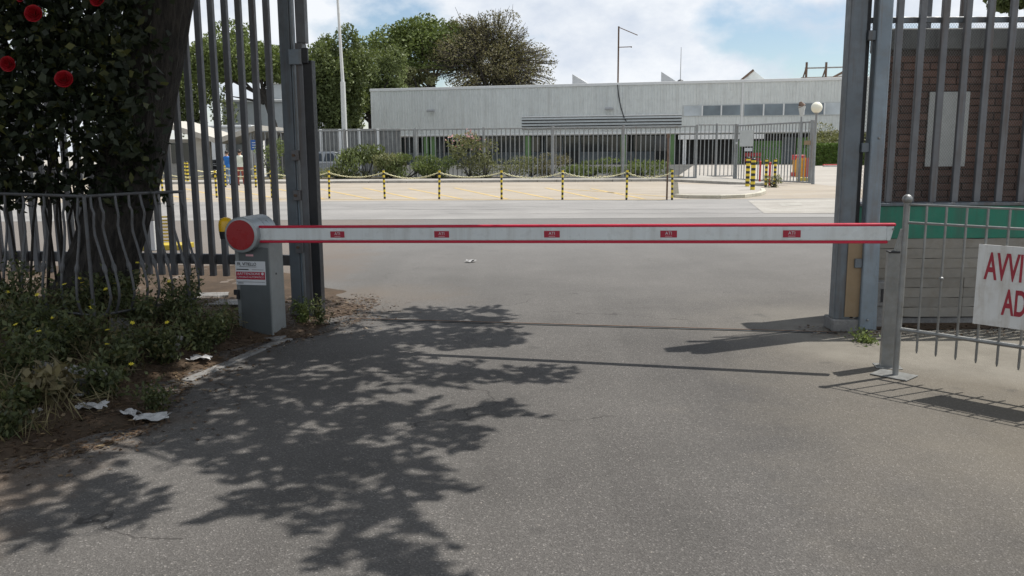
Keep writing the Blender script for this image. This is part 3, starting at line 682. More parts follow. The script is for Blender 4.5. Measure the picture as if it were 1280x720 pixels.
# brick building behind the fence
BY = 7.98; bx0 = P(1104, 200, BY).x; bx1 = 7.4
zb0, zb1, zb2 = 0.0, P(1180, 62, BY).z, P(1180, 35.5, BY).z
bb = thing('brick_wall', 'tall dark brick wall with concrete top band behind the bar fence', 'wall', (bx0, BY, 0))
MB().box(0, bx1-bx0, 0.012, 0.30, 0, zb1).build('wall', 'mortar', bb)
MB().cbox(-0.05, bx1-bx0, -0.03, 0.34, zb1+0.001, zb2, 0.01).build('concrete_band', 'concrete_dark', bb)
wpx0, wpx1 = P(1158, 150, BY).x - bx0, P(1208, 150, BY).x - bx0
wz0, wz1 = P(1180, 208, BY).z, P(1180, 115, BY).z
bl, bh = 0.25, 0.065
brm = MB().cbox(0.004, bl-0.006, 0, 0.03, 0.004, bh-0.005, 0.004).mesh('brick', 'brick')
brh = MB().cbox(0.004, bl/2-0.006, 0, 0.03, 0.004, bh-0.005, 0.004).mesh('brick', 'brick')
row = 0; z = 0.96
while z + bh <= zb1 + 0.005:
    x = 0.0 if row % 2 == 0 else bl/2
    if row % 2: obj('brick', brh, bb, (0, -0.014, z))
    while x + bl < 2.75:
        obj('brick', brm, bb, (x, -0.014 + random.uniform(-.003, .003), z))
        x += bl
    z += bh; row += 1
rest = MB(); z = 0.96; row = 0
while z + bh <= zb1 + 0.005:
    x = 2.75 + (bl/2 if row % 2 else 0)
    while x + bl < bx1-bx0: rest.box(x+.004, x+bl-.006, -0.014, 0.013, z+.004, z+bh-.005); x += bl
    z += bh; row += 1
rest.build('far_bricks', 'brick', bb)['kind'] = 'stuff'
MB().cbox(wpx0, wpx1, -0.034, -0.0185, wz0, wz1, .002).build('pale_panel', 'pane_pale', bb)
MB().tube([(P(1173, 84, BY).x-bx0, 0, P(1173, 84, BY).z), (P(1173, 84, BY).x-bx0, -0.05, P(1173, 84, BY).z)], 0.02, 10).build('wall_fitting', 'white', bb)
# short steel uprights on the roof edge
for i, px in enumerate((1161, 1184, 1207)):
    q = P(px, 10, BY + 0.15)
    up = tag(MB().cbox(-0.035, 0.035, 0, 0.04, 0, 0.62, 0.003).build('roof_upright', 'gate_bar'), 'short dark upright standing on top of the brick wall', 'upright', 'uprights on top of the brick wall')
    up.location = (q.x, q.y, zb2)

# ================================================================== LEFT SLIDING GATE AND GUIDE POST
def gate_pt(px, y0=0.10):
    d_ = ray(px, 340); e_ = Vector((math.cos(ang), math.sin(ang), 0)); n = Vector((-math.sin(ang), math.cos(ang), 0)); c = t0 + n*y0
    k = c.dot(n)/Vector((d_.x, d_.y, 0)).dot(n); return (d_*k - t0).dot(e_)
gx1 = gate_pt(366)+0.02
sgt = thing('sliding_gate', 'tall grey sliding gate of vertical bars drawn open beside the tree', 'gate', (t0.x, t0.y, 0), ang)
st0 = gate_pt(372.5)
MB().cbox(st0-0.052, st0+0.052, 0.03, 0.15, 0.06, 3.25, 0.006).build('end_stile', 'gate_steel', sgt)
MB().cbox(st0+0.0525, st0+0.072, 0.05, 0.13, 0.06, 3.22, 0.004).build('sunlit_edge_strip', 'gate_light', sgt)  # sunlit edge of the stile, painted as a paler strip
Yg = 8.24
zbb, zr0, zr1 = P(260, 347, Yg).z, P(260, 333, Yg).z, P(260, 320, Yg).z
gb = MB().cbox(-0.028, 0.028, 0.06, 0.11, zbb, 3.2, 0.004).mesh('bar', 'gate_bar')
GL = 3.9; x = st0 - 0.19; n = 0
while x > st0 - GL:
    obj('bar', gb, sgt, (x, 0, 0)); x -= 0.141; n += 1
MB().cbox(st0-GL, st0-0.056, 0.111, 0.165, zr0, zr1, 0.005).build('bottom_rail', 'gate_bar', sgt)
MB().cbox(st0-GL, st0-0.056, 0.04, 0.13, 3.201, 3.26, 0.005).build('top_rail', 'gate_bar', sgt)
for xx in (st0 - 0.02, st0 - GL + 0.3):
    MB().tube([(xx, 0.03, 0.06), (xx, 0.15, 0.06)], 0.06, 16).build('roller', 'galv', sgt, True)
MB().cbox(st0-GL-.06, st0-GL-0.001, 0.03, 0.15, 0.06, 3.25, 0.006).build('end_stile', 'gate_steel', sgt)
q = gate_pt(392)
gpo = thing('guide_post', 'dark grey and black steel guide post at the open gate edge', 'post', (t0.x, t0.y, 0), ang)
MB().cbox(q-0.055, q+0.015, 0.02, 0.13, 0, 2.62, 0.005).build('column', 'gate_bar', gpo)
MB().cbox(q-0.05, q+0.045, 0.04, 0.12, 2.6205, 3.35, 0.005).build('upper_column', 'gate_bar', gpo)
MB().cbox(q+0.0155, q+0.10, 0.03, 0.12, 0, 2.46, 0.004).build('black_channel', 'black', gpo)
MB().cbox(q-0.105, q+0.02, -0.02, 0.0195, 2.42, 2.56, 0.004).build('bracket', 'gate_light', gpo)
MB().cbox(q+0.0205, q+0.08, -0.01, 0.019, 2.43, 2.57, 0.004).build('bracket_cover', 'black', gpo)
for (zz, w) in ((0.70, .06), (1.20, .05), (1.58, .05)):
    MB().cbox(q-0.13, q-0.056, -0.01, 0.03, zz-w, zz+w, 0.004).build('latch_plate', 'gate_bar', gpo)
    MB().tube([(q-0.10, -0.03, zz), (q-0.10, -0.012, zz)], 0.014, 8).build('bolt', 'rusty', gpo)

# ================================================================== LEFT: TREE, ROSE, RAILING, WEEDS
trc = G(112, 372)
tree = thing('leaning_tree', 'thick dark leaning tree trunk behind the curly iron railing', 'tree', (-3.85, 7.40, 0))
TB = Vector((-3.85, 7.40, 0))
path = [(P(112, 372, 7.40), .345), (P(122, 345, 7.40), .32), (P(140, 290, 7.40), .29), (P(158, 230, 7.40), .275), (P(176, 150, 7.40), .265), (P(190, 70, 7.40), .262), (P(200, 0, 7.40), .262)]
top = path[-1][0]
path += [(top + Vector((.10, -.02, .5)), .255), (top + Vector((.25, -.10, 1.0)), .235), (top + Vector((.5, -.2, 1.6)), .19)]
path = [(Vector((path[0][0].x - .08, 7.40, -0.1)), .42)] + path
# resample and loft with furrows
def loft(path, nseg=44, per=10, furrow=0.085, seed=1):
    g = random.Random(seed); m = MB(); rows = []
    for (p0, r0), (p1, r1) in zip(path, path[1:]):
        for k in range(per): t = k/per; rows.append((p0.lerp(p1, t), r0 + (r1-r0)*t))
    rows.append(path[-1]); n = nseg
    ph = [g.uniform(0, 6.28) for _ in range(6)]
    for j, (p, r) in enumerate(rows):
        for k in range(n):
            a = 2*math.pi*k/n
            w = furrow*(abs(math.sin(a*5.5 + ph[0] + 0.9*math.sin(j*.13 + ph[1])))**.6*1.0 + .4*math.sin(a*13 + j*.21 + ph[2]) + .5*math.sin(a*2 + j*.05 + ph[3])*.8 + .25*math.sin(a*23 - j*.5))
            rr = r*(0.95 + w); m.v.append((p.x + rr*math.cos(a), p.y + rr*math.sin(a), p.z))
    for j in range(len(rows)-1):
        for k in range(n):
            k2 = (k+1) % n; m.f.append((j*n+k, j*n+k2, (j+1)*n+k2, (j+1)*n+k))
    return m
tk = loft([(Vector(p) - TB, r) for p, r in path]); tk.build('trunk', 'bark', tree, True)
fork = path[-1][0]
BR = [(-0.4, 3.57, 4.6), (0.9, 5.25, 5.2), (1.1, 7.56, 5.4), (0.3, 9.24, 5.6), (-3.2, 3.78, 5.2), (-5.6, 6.09, 5.8), (-2.4, 9.66, 6.2), (-1.3, 5.88, 6.6), (2.2, 8.61, 5.0), (-1.8, 2.73, 4.8)]
for i, e_ in enumerate(BR):
    e_ = Vector(e_); s0 = path[-1 - (i % 3)][0]; pts = []; rad = []
    for k in range(9):
        t = k/8; q = s0.lerp(e_, t); q.z += 0.5*math.sin(t*math.pi) ; q += Vector((random.uniform(-.09, .09), random.uniform(-.09, .09), random.uniform(-.06, .06)))*(t > 0)
        pts.append(q - TB); rad.append(.11*(1-t) + .012)
    MB().tube(pts, rad, 9).build('branch', 'bark', tree, True)
# crown over the drive; every leaf sits above the frame, and its shade falls on the drive
SHADE = [(535,395,80,9,1.),(520,418,120,16,1.),(605,424,55,7,.9),(450,447,95,20,1.),(530,468,85,15,1.),(655,470,52,5,.9),(622,512,34,5,.9),(385,500,115,30,1.2),
 (505,520,75,20,1.1),(562,543,32,12,.9),(300,548,105,26,1.2),(432,560,78,26,1.2),(350,588,95,20,1.1),(482,588,48,15,1.),(528,608,26,9,.9),(335,628,42,16,1.),
 (420,640,55,18,1.),(452,678,42,13,1.),(505,706,38,12,.9),(15,655,34,20,1.),(130,643,52,16,1.),(105,612,38,10,.9),(60,585,45,12,1.),(250,505,80,30,1.3),(400,420,70,14,1.1),(330,465,60,18,1.2),(690,466,22,3,.8),
 (100,530,120,22,1.3),(200,520,60,30,1.3), (575,402,55,6,.8),(610,388,26,2,.7)]
HOLES = [(405,458,36,5),(285,516,38,8),(330,541,18,5),(555,449,30,3.5),(560,492,26,5),(440,500,16,4),(410,582,22,6),(395,540,16,4),(300,635,14,6),(500,545,12,4),(600,480,30,5),(540,560,22,8)]
C = []
def lift(g, z): return (g.x + SHIFT.x*(z-g.z), g.y + SHIFT.y*(z-g.z), z)
for (cx, cy, rx, ry, dens) in SHADE:
    a_, b_, c_, d_ = G(cx-rx, cy), G(cx+rx, cy), G(cx, cy-ry), G(cx, cy+ry)
    area = math.pi/4*(b_-a_).length*(c_-d_).length
    ncl = int(area*33*dens) + 5
    for _ in range(ncl):
        for _t in range(20):
            rr = math.sqrt(random.random()); th = random.uniform(0, 6.283)
            qx, qy = cx + rx*rr*math.cos(th), cy + ry*rr*math.sin(th)
            if not any(((qx-hx)/hw)**2 + ((qy-hy)/hh_)**2 < 1 for hx, hy, hw, hh_ in HOLES): break
        g = G(qx, qy); z = random.uniform(3.7, 5.4); c = Vector(lift(g, z))
        dirn = Vector((random.gauss(0, 1), random.gauss(0, 1), random.gauss(0, .3))).normalized()
        for k in range(9):                 # a sprig: leaves in two ranks along a twig
            C.append(c + dirn*(k-4)*0.045 + Vector((random.gauss(0, .035), random.gauss(0, .035), random.gauss(0, .03))))
def shade_target(n, lo, hi, zlo=4.2, zhi=6.8, spread=0.07):  # adds unseen leaf clumps up the sun ray to shade this box
    for _ in range(n):
        g = Vector([random.uniform(a_, b_) for a_, b_ in zip(lo, hi)]); z = random.uniform(zlo, zhi); c = Vector(lift(g, z))
        for k in range(8): C.append(c + Vector((random.gauss(0, spread), random.gauss(0, spread), random.gauss(0, spread*.6))))
shade_target(240, (-2.5, 7.0, 0.0), (-1.95, 7.6, 1.15))
shade_target(170, (-2.1, 6.7, 0.85), (-0.7, 7.25, 1.0))
shade_target(3200, (-6.8, 3.8, 0.0), (-2.35, 8.2, 1.4), 4.2, 7.8, .12)
shade_target(900, (-5.6, 5.9, 1.2), (-2.7, 8.0, 3.0), 4.6, 7.8, .12)
shade_target(900, (-6.2, 8.0, 0.0), (-2.9, 9.0, 3.2), 4.8, 7.8, .12)
shade_target(160, (-3.6, 7.8, 0.0), (-1.9, 9.0, 0.3), 4.6, 6.6, .1)
for _ in range(1500):                      # unseen crown layer added high over the bank to cut sky light there
    z = random.uniform(5.6, 9.0); x = random.uniform(-7.5, -2.6 + .48*z - .3); c = Vector((x, random.uniform(1.0, 10.0), z))
    for k in range(10): C.append(c + Vector((random.gauss(0, .16), random.gauss(0, .16), random.gauss(0, .10))))
C = np.array([c[:] for c in C]) - np.array(TB[:])
keep = C[:, 2] > 1.75 + 0.187*(C[:, 1] + TB.y)
C = C[keep]
obj('crown', leaf_mesh('crown', C, rng.uniform(.13, .22, len(C)), rng.uniform(.065, .11, len(C)), 'leaf_tree', flat=0.45, fold=.12), tree)

# curly iron railing: two panels that meet in a corner towards the drive
zt = P(105, 245.5, 6.5).z
corner = P(105, 245.5, 6.5); rend = P(228, 240, 7.22); lend = P(-70, 239.0, 7.3)
BULGE = [(0, 0), (.09, .012), (.13, .034), (.17, .038), (.24, .02), (.30, .03), (.42, .075), (.52, .115), (.60, .145), (.70, .175), (.78, .18), (.86, .15), (.92, .10)]
ir = thing('iron_railing', 'bellied wrought iron railing around the foot of the tree', 'railing', (corner.x, corner.y, 0))
def iron_panel(a_, b_, cols, sgn, amt=1.0):
    d_ = (b_-a_); d_.z = 0; L = d_.length; e_ = d_.normalized(); n_ = Vector((e_.y, -e_.x, 0))*sgn
    la, lb = a_ - corner, b_ - corner; la.z = lb.z = zt
    MB().tube([la, la.lerp(lb, .5) + Vector((0, 0, .004)), lb], .013, 8).build('top_rail', 'iron', ir, True)
    bot = [la + n_*.095*amt + Vector((0, 0, -.92)), lb + n_*.095*amt + Vector((0, 0, -.92))]
    MB().tube(bot, .010, 8).build('bottom_rail', 'iron', ir, True)
    for px in cols:
        dd_ = ray(px, 243); A2 = np.array([[e_.x, -dd_.x], [e_.y, -dd_.y]]); s_ = np.linalg.solve(A2, [-a_.x, -a_.y])[0]
        base = la + e_*s_
        pts = [base + n_*b2*0.95*amt + Vector((random.uniform(-.004, .004), 0, -h)) for h, b2 in BULGE]
        rb_ = [.0105]*len(pts)
        br = MB().tube(pts, rb_, 7).build('bar', 'iron', ir, True)
        k = pts[7]; k2 = pts[8]
        MB().tube([k.lerp(k2, .0), k.lerp(k2, .35), k.lerp(k2, .65), k.lerp(k2, 1.0)], [.011, .019, .019, .011], 8).build('collar', 'iron', br, True)
iron_panel(corner, rend, (112, 124, 143, 160, 175, 192, 212, 226), 1)
iron_panel(corner, lend, (97, 79, 55, 29, 6, -18, -42), -1, .5)
MB().tube([(0, 0, -zt + zt - .0 + 0.0), (0, 0, zt)], .014, 8).build('corner_post', 'iron', ir, True)
g_ = rend - corner
MB().tube([(g_.x, g_.y, 0), (g_.x, g_.y, zt)], .014, 8).build('end_post', 'iron', ir, True)

# climbing rose
rs = thing('rose_bush', 'climbing rose with dark leaves and red blooms above the iron railing', 'rose bush', (-3.9, 6.9, verge_z(-3.9, 6.9)))
RO = Vector(rs.location)
pts = []
g = np.random.default_rng(5)
while len(pts) < 12600:
    px, py = g.uniform(-170, 215), g.uniform(-60, 255)
    # thinner towards the lower middle, where the street shines through
    dens = 1.0
    if py > 150: dens = 0.5 if 35 < px < 130 else 0.9
    if px > 165: dens *= max(0.0, 1 - (px-165)/45) * (0.5 if py < 150 else 0.9)
    dens *= 0.35 + 0.65*(0.5 + 0.5*math.sin(px*.11 + 1.3*math.sin(py*.06))*math.sin(py*.085 + px*.02)) + 0.15
    if g.random() > dens: continue
    q = P(px, py, g.uniform(6.5, 7.3) if py < 190 else g.uniform(7.0, 7.4)); base = np.array(q[:]) - np.array(RO[:])
    for k in range(3): pts.append(base + g.normal(size=3)*0.045)
pts = np.array(pts)
obj('foliage', leaf_mesh('foliage', pts, rng.uniform(.06, .11, len(pts)), rng.uniform(.04, .065, len(pts)), 'leaf_rose', fold=.15), rs)
for i in range(13):
    px = random.uniform(-10, 150); a_ = P(px, 330, 7.2); a_.z = verge_z(a_.x, a_.y); pp_ = [a_]
    x_, y_ = px, 330
    for k in range(7):
        x_ += random.uniform(-16, 18); y_ -= random.uniform(38, 62); pp_.append(P(x_, y_, 7.1 + random.uniform(-.15, .3)))
    MB().tube([q - RO for q in pp_], [.012 - .0011*k for k in range(8)], 5).build('stem', 'bark', rs, True)
def rose_mesh():
    m = MB()
    for ring, (n, r, h, tilt) in enumerate(((3, .016, .030, .1), (5, .034, .026, .45), (6, .052, .016, .8), (7, .066, .002, 1.1))):
        for k in range(n):
            a = 2*math.pi*(k + .37*ring)/n; w = 1.25*r*math.pi/n + .010
            c_ = Vector((math.cos(a), math.sin(a), 0)); t_ = Vector((-math.sin(a), math.cos(a), 0)); up_ = Vector((0, 0, 1))
            b0 = c_*(r*.25) - up_*.02; mid = c_*r*.9 + up_*(h*.2); tip = c_*(r*1.02) + up_*(h + .008) + c_*tilt*.006
            m.add([b0, mid - t_*w, tip - t_*w*.6, tip + c_*.003, tip + t_*w*.6, mid + t_*w], [(0, 1, 2, 3, 4, 5)])
    return m.mesh('flower', 'petal_red')
rm_ = rose_mesh()
for (px, py, s_, Y) in ((42, 17, .80, 6.25), (10, 80, .72, 6.25), (80, 99, .82, 6.2), (122, -1, .72, 6.25), (27, -3, .5, 6.35)):
    q = P(px, py, Y) - RO
    o = obj('flower', rm_, rs, q, (R(75) + random.uniform(-.3, .3), 0, random.uniform(-.4, .4))); o.scale = (s_,)*3

# weeds on the bank
def weed(px, py, h, rad, n, mat, label, flowers=0, seed=0, fm='petal_yellow', leaf=(.035, .06), name='weed_plant', Y=None):
    g = np.random.default_rng(seed); rr = random.Random(seed)
    b = None
    for k in range(400):                    # march the ray down to the bank
        Yk = 2.5 + k*.015; q = P(px, py, Yk)
        if q.z <= max(verge_z(q.x, q.y), 0.0): b = q; break
    if b is None: b = G(px, py)
    if Y: b = P(px, py, Y); b.z = max(verge_z(b.x, b.y), 0)
    w = thing(name, label, 'weed', b, 0, None)
    C = []; st = MB(); h *= .9
    for s in range(max(6, n//40)):
        a = rr.uniform(0, 6.28); k = rr.uniform(.15, 1)*rad; tip = Vector((k*math.cos(a), k*math.sin(a), h*rr.uniform(.45, 1.05)))
        mid = Vector((tip.x*.35, tip.y*.35, tip.z*.55)); st.tube([(tip.x*.1, tip.y*.1, -.03), mid, tip], [.004, .003, .0015], 4, False)
        for q_ in range(40):
            t = rr.random()**.7; p_ = mid*(2*t) if t < .5 else mid.lerp(tip, 2*t-1)
            C.append(np.array(p_[:]) + g.normal(size=3)*np.array((.03, .03, .025))*(1 + rad))
    st.build('stems', mat, w)['kind'] = 'stuff'
    C = np.array(C); C[:, 2] = np.maximum(C[:, 2], .005)
    obj('foliage', leaf_mesh('foliage', C, g.uniform(leaf[0], leaf[1], len(C)), g.uniform(leaf[0]*.4, leaf[1]*.5, len(C)), mat, fold=.15), w)
    for k in range((flowers + 1)//2):
        a = rr.uniform(0, 6.28); k_ = rr.uniform(.2, 1)*rad; z_ = h*rr.uniform(.7, 1.15)
        f = MB()
        for q_ in range(7):
            t = 2*math.pi*q_/7; f.add([(0, 0, 0), (.012*math.cos(t-.3), .012*math.sin(t-.3), .004), (.02*math.cos(t), .02*math.sin(t), .003), (.012*math.cos(t+.3), .012*math.sin(t+.3), .004)], [(0, 1, 2, 3)])
        o = f.build('flower', fm, w); o.location = (k_*math.cos(a), k_*math.sin(a), z_); o.rotation_euler = (R(50)*rr.random(), 0, rr.uniform(-1, 1))
    return w
weed(255, 440, .42, .26, 900, 'leaf_weed', 'bushy green weed spilling over the bank beside the barrier cabinet', 0, 1, leaf=(.03, .05))
weed(222, 415, .55, .28, 900, 'leaf_weed', 'tall bushy weed at the end of the iron railing', 0, 2, leaf=(.03, .05))
weed(180, 420, .45, .32, 800, 'leaf_weed', 'weed with yellow flowers under the iron railing beside the trunk', 5, 3)
weed(110, 405, .40, .36, 800, 'leaf_weed', 'yellow flowered weed at the corner of the iron railing', 7, 4)
weed(40, 425, .42, .40, 900, 'leaf_weed', 'sprawling weed dotted with yellow flowers below the rose stems', 8, 5)
weed(150, 468, .34, .34, 800, 'leaf_weed', 'low weed with few yellow flowers between the stone chunks', 5, 6)
weed(60, 500, .24, .26, 500, 'leaf_dry', 'dry brown grass tuft in front of a pale stone', 0, 7, leaf=(.05, .11))
weed(195, 512, .20, .16, 420, 'leaf_weed', 'thin grey green weed standing among the paper scraps', 0, 8, leaf=(.02, .05))
weed(20, 478, .40, .32, 700, 'leaf_weed', 'leafy weed on the bank behind the dry grass tuft', 4, 9)
weed(105, 440, .36, .30, 600, 'leaf_weed', 'weed with yellow flowers behind the long pale stone', 5, 10)
weed(378, 399, .24, .13, 420, 'leaf_bright', 'bright green weed between the barrier cabinet and the guide post', 0, 11, leaf=(.02, .045), Y=7.8)
weed(400, 402, .26, .12, 300, 'leaf_weed', 'narrow upright weed at the foot of the black guide post', 0, 12, leaf=(.02, .05), Y=7.75)
weed(1083, 428, .10, .18, 260, 'leaf_bright', 'low grass patch at the foot of the light steel gate post', 0, 13, leaf=(.02, .05))
weed(270, 428, .30, .22, 700, 'leaf_weed', 'dark low weed leaning towards the left side of the barrier cabinet', 0, 15, leaf=(.03, .05))
weed(240, 390, .50, .24, 700, 'leaf_weed', 'tall dark weed in front of the gate rail beside the railing end', 0, 16, leaf=(.03, .055))
weed(205, 452, .34, .28, 800, 'leaf_weed', 'broad dark weed above the small white stone', 2, 17)
weed(75, 455, .38, .34, 800, 'leaf_weed', 'dense dark weed between the two long pale stones', 4, 18)
weed(130, 495, .26, .26, 600, 'leaf_weed', 'low dark weed behind the flat paper scrap', 1, 19)
weed(10, 395, .5, .4, 900, 'leaf_weed', 'tall dark weed at the foot of the rose stems', 3, 20)
weed(150, 385, .42, .34, 800, 'leaf_weed', 'dark weed growing through the iron railing before the trunk', 3, 21)
weed(25, 515, .2, .24, 420, 'leaf_weed', 'low dark weed beside the small torn paper', 1, 22)
weed(5, 545, .12, .2, 200, 'leaf_weed', 'small weed with a yellow flower at the edge of the drive', 1, 14)
# ground cover and litter on the bank
C = []; 
for _ in range(26000):
    y = random.uniform(2.2, 9.2); d_ = random.random()**1.2*4.2; x = edge_x(y) - d_ + .12
    z = max(verge_z(x, y), 0.0)
    C.append((x, y, z + random.uniform(.003, .014)))
for _ in range(900):                      # needles and leaves strewn over the drive's edge
    y = random.uniform(2.2, 9.5); x = edge_x(y) + abs(random.gauss(0, .22)); C.append((x, y, random.uniform(.004, .009)))
for _ in range(900):
    x = random.uniform(2.6, 5); y = random.uniform(7.1, 7.6); C.append((x, y, random.uniform(.012, .018)))
C = np.array(C)
o = obj('leaf_litter', leaf_mesh('leaf_litter', C, rng.uniform(.02, .055, len(C)), rng.uniform(.006, .022, len(C)), 'litter', flat=.92)); struct(o, 'stuff')
o['label'] = 'brown fallen leaves and needles on the earth bank'; o['category'] = 'leaf litter'
C = []
for _ in range(16000):
    y = random.uniform(3.0, 7.2); x = edge_x(y) - .32 - random.random()**.8*3.8
    if hsh(x*1.3 + 4, y*1.9) < -.35: continue
    C.append((x, y, verge_z(x, y) + random.uniform(.02, .05)))
C = np.array(C); o = obj('grass', leaf_mesh('grass', C, rng.uniform(.07, .24, len(C)), rng.uniform(.005, .011, len(C)), 'leaf_weed', up=(0, 0, 1.1))); struct(o, 'stuff')
o['label'] = 'thin grass growing on the earth bank'; o['category'] = 'grass'

C = []
for _ in range(420):                       # straggling dry tufts, leaning every way
    y = random.uniform(3.4, 7.6); x = edge_x(y) - .3 - random.random()*3.4
    for k in range(16): C.append((x + random.gauss(0, .05), y + random.gauss(0, .05), verge_z(x, y) + random.uniform(.03, .13)))
C = np.array(C); o = obj('dry_grass', leaf_mesh('dry_grass', C, rng.uniform(.12, .34, len(C)), rng.uniform(.004, .009, len(C)), 'leaf_dry', up=(0, 0, .8))); struct(o, 'stuff')
o['label'] = 'straggling dry straw coloured grass on the earth bank'; o['category'] = 'grass'
C = []
for _ in range(700):
    y = random.uniform(3.0, 8.5); x = edge_x(y) - random.random()**1.5*2.5 + .1; C.append((x, y, max(verge_z(x, y), 0) + .012))
C = np.array(C); o = obj('twigs', leaf_mesh('twigs', C, rng.uniform(.06, .22, len(C)), rng.uniform(.004, .008, len(C)), 'litter', flat=.93)); struct(o, 'stuff')
o['label'] = 'dead twigs strewn along the edge of the drive'; o['category'] = 'twigs'
# broken concrete and paper on the bank
def chunk(px, py, sx, sy, sz, rz, label, seed, tilt=0.1):
    g = random.Random(seed); b = None
    for k in range(400):
        Yk = 2.5 + k*.015; q = P(px, py, Yk)
        if q.z <= verge_z(q.x, q.y): b = q; break
    b = b or G(px, py)
    bm = bmesh.new(); bmesh.ops.create_cube(bm, size=1); bmesh.ops.subdivide_edges(bm, edges=bm.edges[:], cuts=3, use_grid_fill=True)
    for v_ in bm.verts:
        k = 1 + g.uniform(-.10, .10); v_.co = Vector((v_.co.x*sx*k, v_.co.y*sy*(1 + g.uniform(-.12, .12)), v_.co.z*sz*(1 + g.uniform(-.16, .10))))
    me = bpy.data.meshes.new('stone'); bm.to_mesh(me); bm.free(); me.materials.append(M['slab'])
    o = obj('concrete_chunk', me, None, (b.x, b.y, b.z + sz*.32), (tilt*g.uniform(-1, 1), tilt*g.uniform(-1, 1), rz)); tag(o, label, 'stone')
chunk(55, 425, .36, .18, .13, .1, 'long pale concrete block under the yellow flowered weeds', 1)
chunk(152, 418, .18, .16, .15, .4, 'rounded pale concrete lump below the tree trunk', 2)
chunk(85, 482, .42, .22, .12, .25, 'broad pale concrete slab behind the dry grass', 3, .3)
chunk(218, 437, .09, .08, .13, .2, 'small white stone tucked beside the bushy green weed', 4, .4)
chunk(290, 382, .42, .30, .05, -.1, 'flat broken paving slab behind the barrier cabinet', 5, .03)
chunk(262, 372, .40, .28, .05, .3, 'flat paving slab near the gate bars', 6, .03)
def paper(px, py, s, rz, label, seed, pts=None):
    g = random.Random(seed); b = None
    for k in range(500):
        Yk = 2.5 + k*.012; q = P(px, py, Yk)
        if q.z <= max(verge_z(q.x, q.y), 0): b = q; break
    b = b or G(px, py); m = MB(); N = 7
    ph = [g.uniform(0, 6) for _ in range(4)]
    for j in range(N+1):
        for i in range(N+1):
            x = (i/N-.5)*s*(1 + .15*math.sin(j+ph[0])); y = (j/N-.5)*s*.6*(1 + .2*math.sin(i*1.3+ph[1]))
            m.v.append((x, y, .025*s*8*(.5 + .5*math.sin(i*1.1+ph[2])*math.sin(j*1.4+ph[3])) + .004 + g.uniform(0, .012)))
    for j in range(N):
        for i in range(N):
            if (i in (0, N-1) and j in (0, N-1)) and g.random() < .6: continue
            o_ = j*(N+1)+i; m.f.append((o_, o_+1, o_+N+2, o_+N+1))
    o = m.build('paper_scrap', 'paper', None); o.location = b + Vector((0, 0, .002)); o.rotation_euler = (0, 0, rz); tag(o, label, 'litter')
paper(116, 512, .17, .2, 'flat pale paper scrap on the bank in front of the stones', 1)
paper(163, 520, .13, -.7, 'twisted white paper strip beside the thin weed', 2)
paper(190, 527, .20, .15, 'wide grey paper scrap at the edge of the drive', 3)
paper(250, 451, .16, .1, 'white paper scrap lying below the bushy green weed', 4)
paper(42, 517, .09, .9, 'small torn paper scrap under the dry grass tuft', 5)
paper(588, 328, .16, .5, 'crumpled white paper lying out on the open drive', 6)
paper(98, 497, .06, .5, 'tiny paper scrap lying against the broad slab', 7)
# yellow crate and stub post at the street edge, seen under the trunk
c0 = G(178, 313)
cr_ = thing('plastic_crate', 'yellow slatted plastic crate standing on the street edge beyond the gate', 'crate', (c0.x, c0.y, 0))
cw, ch, cd = .68, .56, .45
for xx in (0, cw*.42):
    for yy in (0, cd-.04): MB().cbox(xx, xx+.04, yy, yy+.04, 0, ch, .004).build('corner_post', 'yellow_plastic', cr_)
for k in range(8):
    z_ = .11 + k*.058
    MB().cbox(.04, cw*.42, .008, .028, z_, z_+.026, .003).build('slat', 'yellow_plastic', cr_)
    MB().cbox(.04, cw*.42, cd-.03, cd-.01, z_, z_+.026, .003).build('slat', 'yellow_plastic', cr_)
MB().cbox(-.02, cw+.02, -.02, cd+.02, 0.0, .09, .006).build('base', 'yellow_plastic', cr_)
c1 = G(200, 311)
spt = thing('stub_post', 'short grey and white post beside the yellow crate', 'post', (c1.x, c1.y - .25, 0))
MB().cbox(-.05, .05, -.05, .05, 0, .5, .008).build('post', 'white', spt); MB().cbox(-.052, .052, -.052, .052, .5002, .66, .008).build('cap', 'slab', spt)

# ================================================================== CHAIN BOLLARDS BY THE PARKING LOT
def bollard(loc, h=1.0, r=.035, bands=6, label=None, group=None, name='chain_bollard', lean=(0, 0)):
    b = thing(name, label, 'bollard', loc, 0, group); b.rotation_euler = (lean[0], lean[1], random.uniform(0, 6))
    MB().tube([(0, 0, -.02), (0, 0, h)], r, 12).build('post', 'black', b, True)
    for k in range(bands):
        z0 = h*(k + .08)/bands; MB().tube([(0, 0, z0 + h*.42/bands), (0, 0, z0 + h*.92/bands)], r*1.06, 12).build('band', 'yellow', b, True)
    MB().sphere((0, 0, h), r*1.15, 12, 8, .7).build('cap', 'black', b, True)
    return b
bl_ = []
LB = 'slim yellow and black striped bollard carrying a chain along the hatched parking bays'
for px, py in ((204, 247), (271, 247.3), (340, 247.6), (411.7, 248.4), (481, 248.8), (549, 249.2), (627, 249.6), (703, 250), (783, 250.2), (840, 250.2)):
    g = G(px, py); bl_.append(g)
    bollard(g, 1.0, .036, 6, LB, 'striped bollards with chain along the parking lot', lean=(random.uniform(-.03, .03), random.uniform(-.03, .03)))
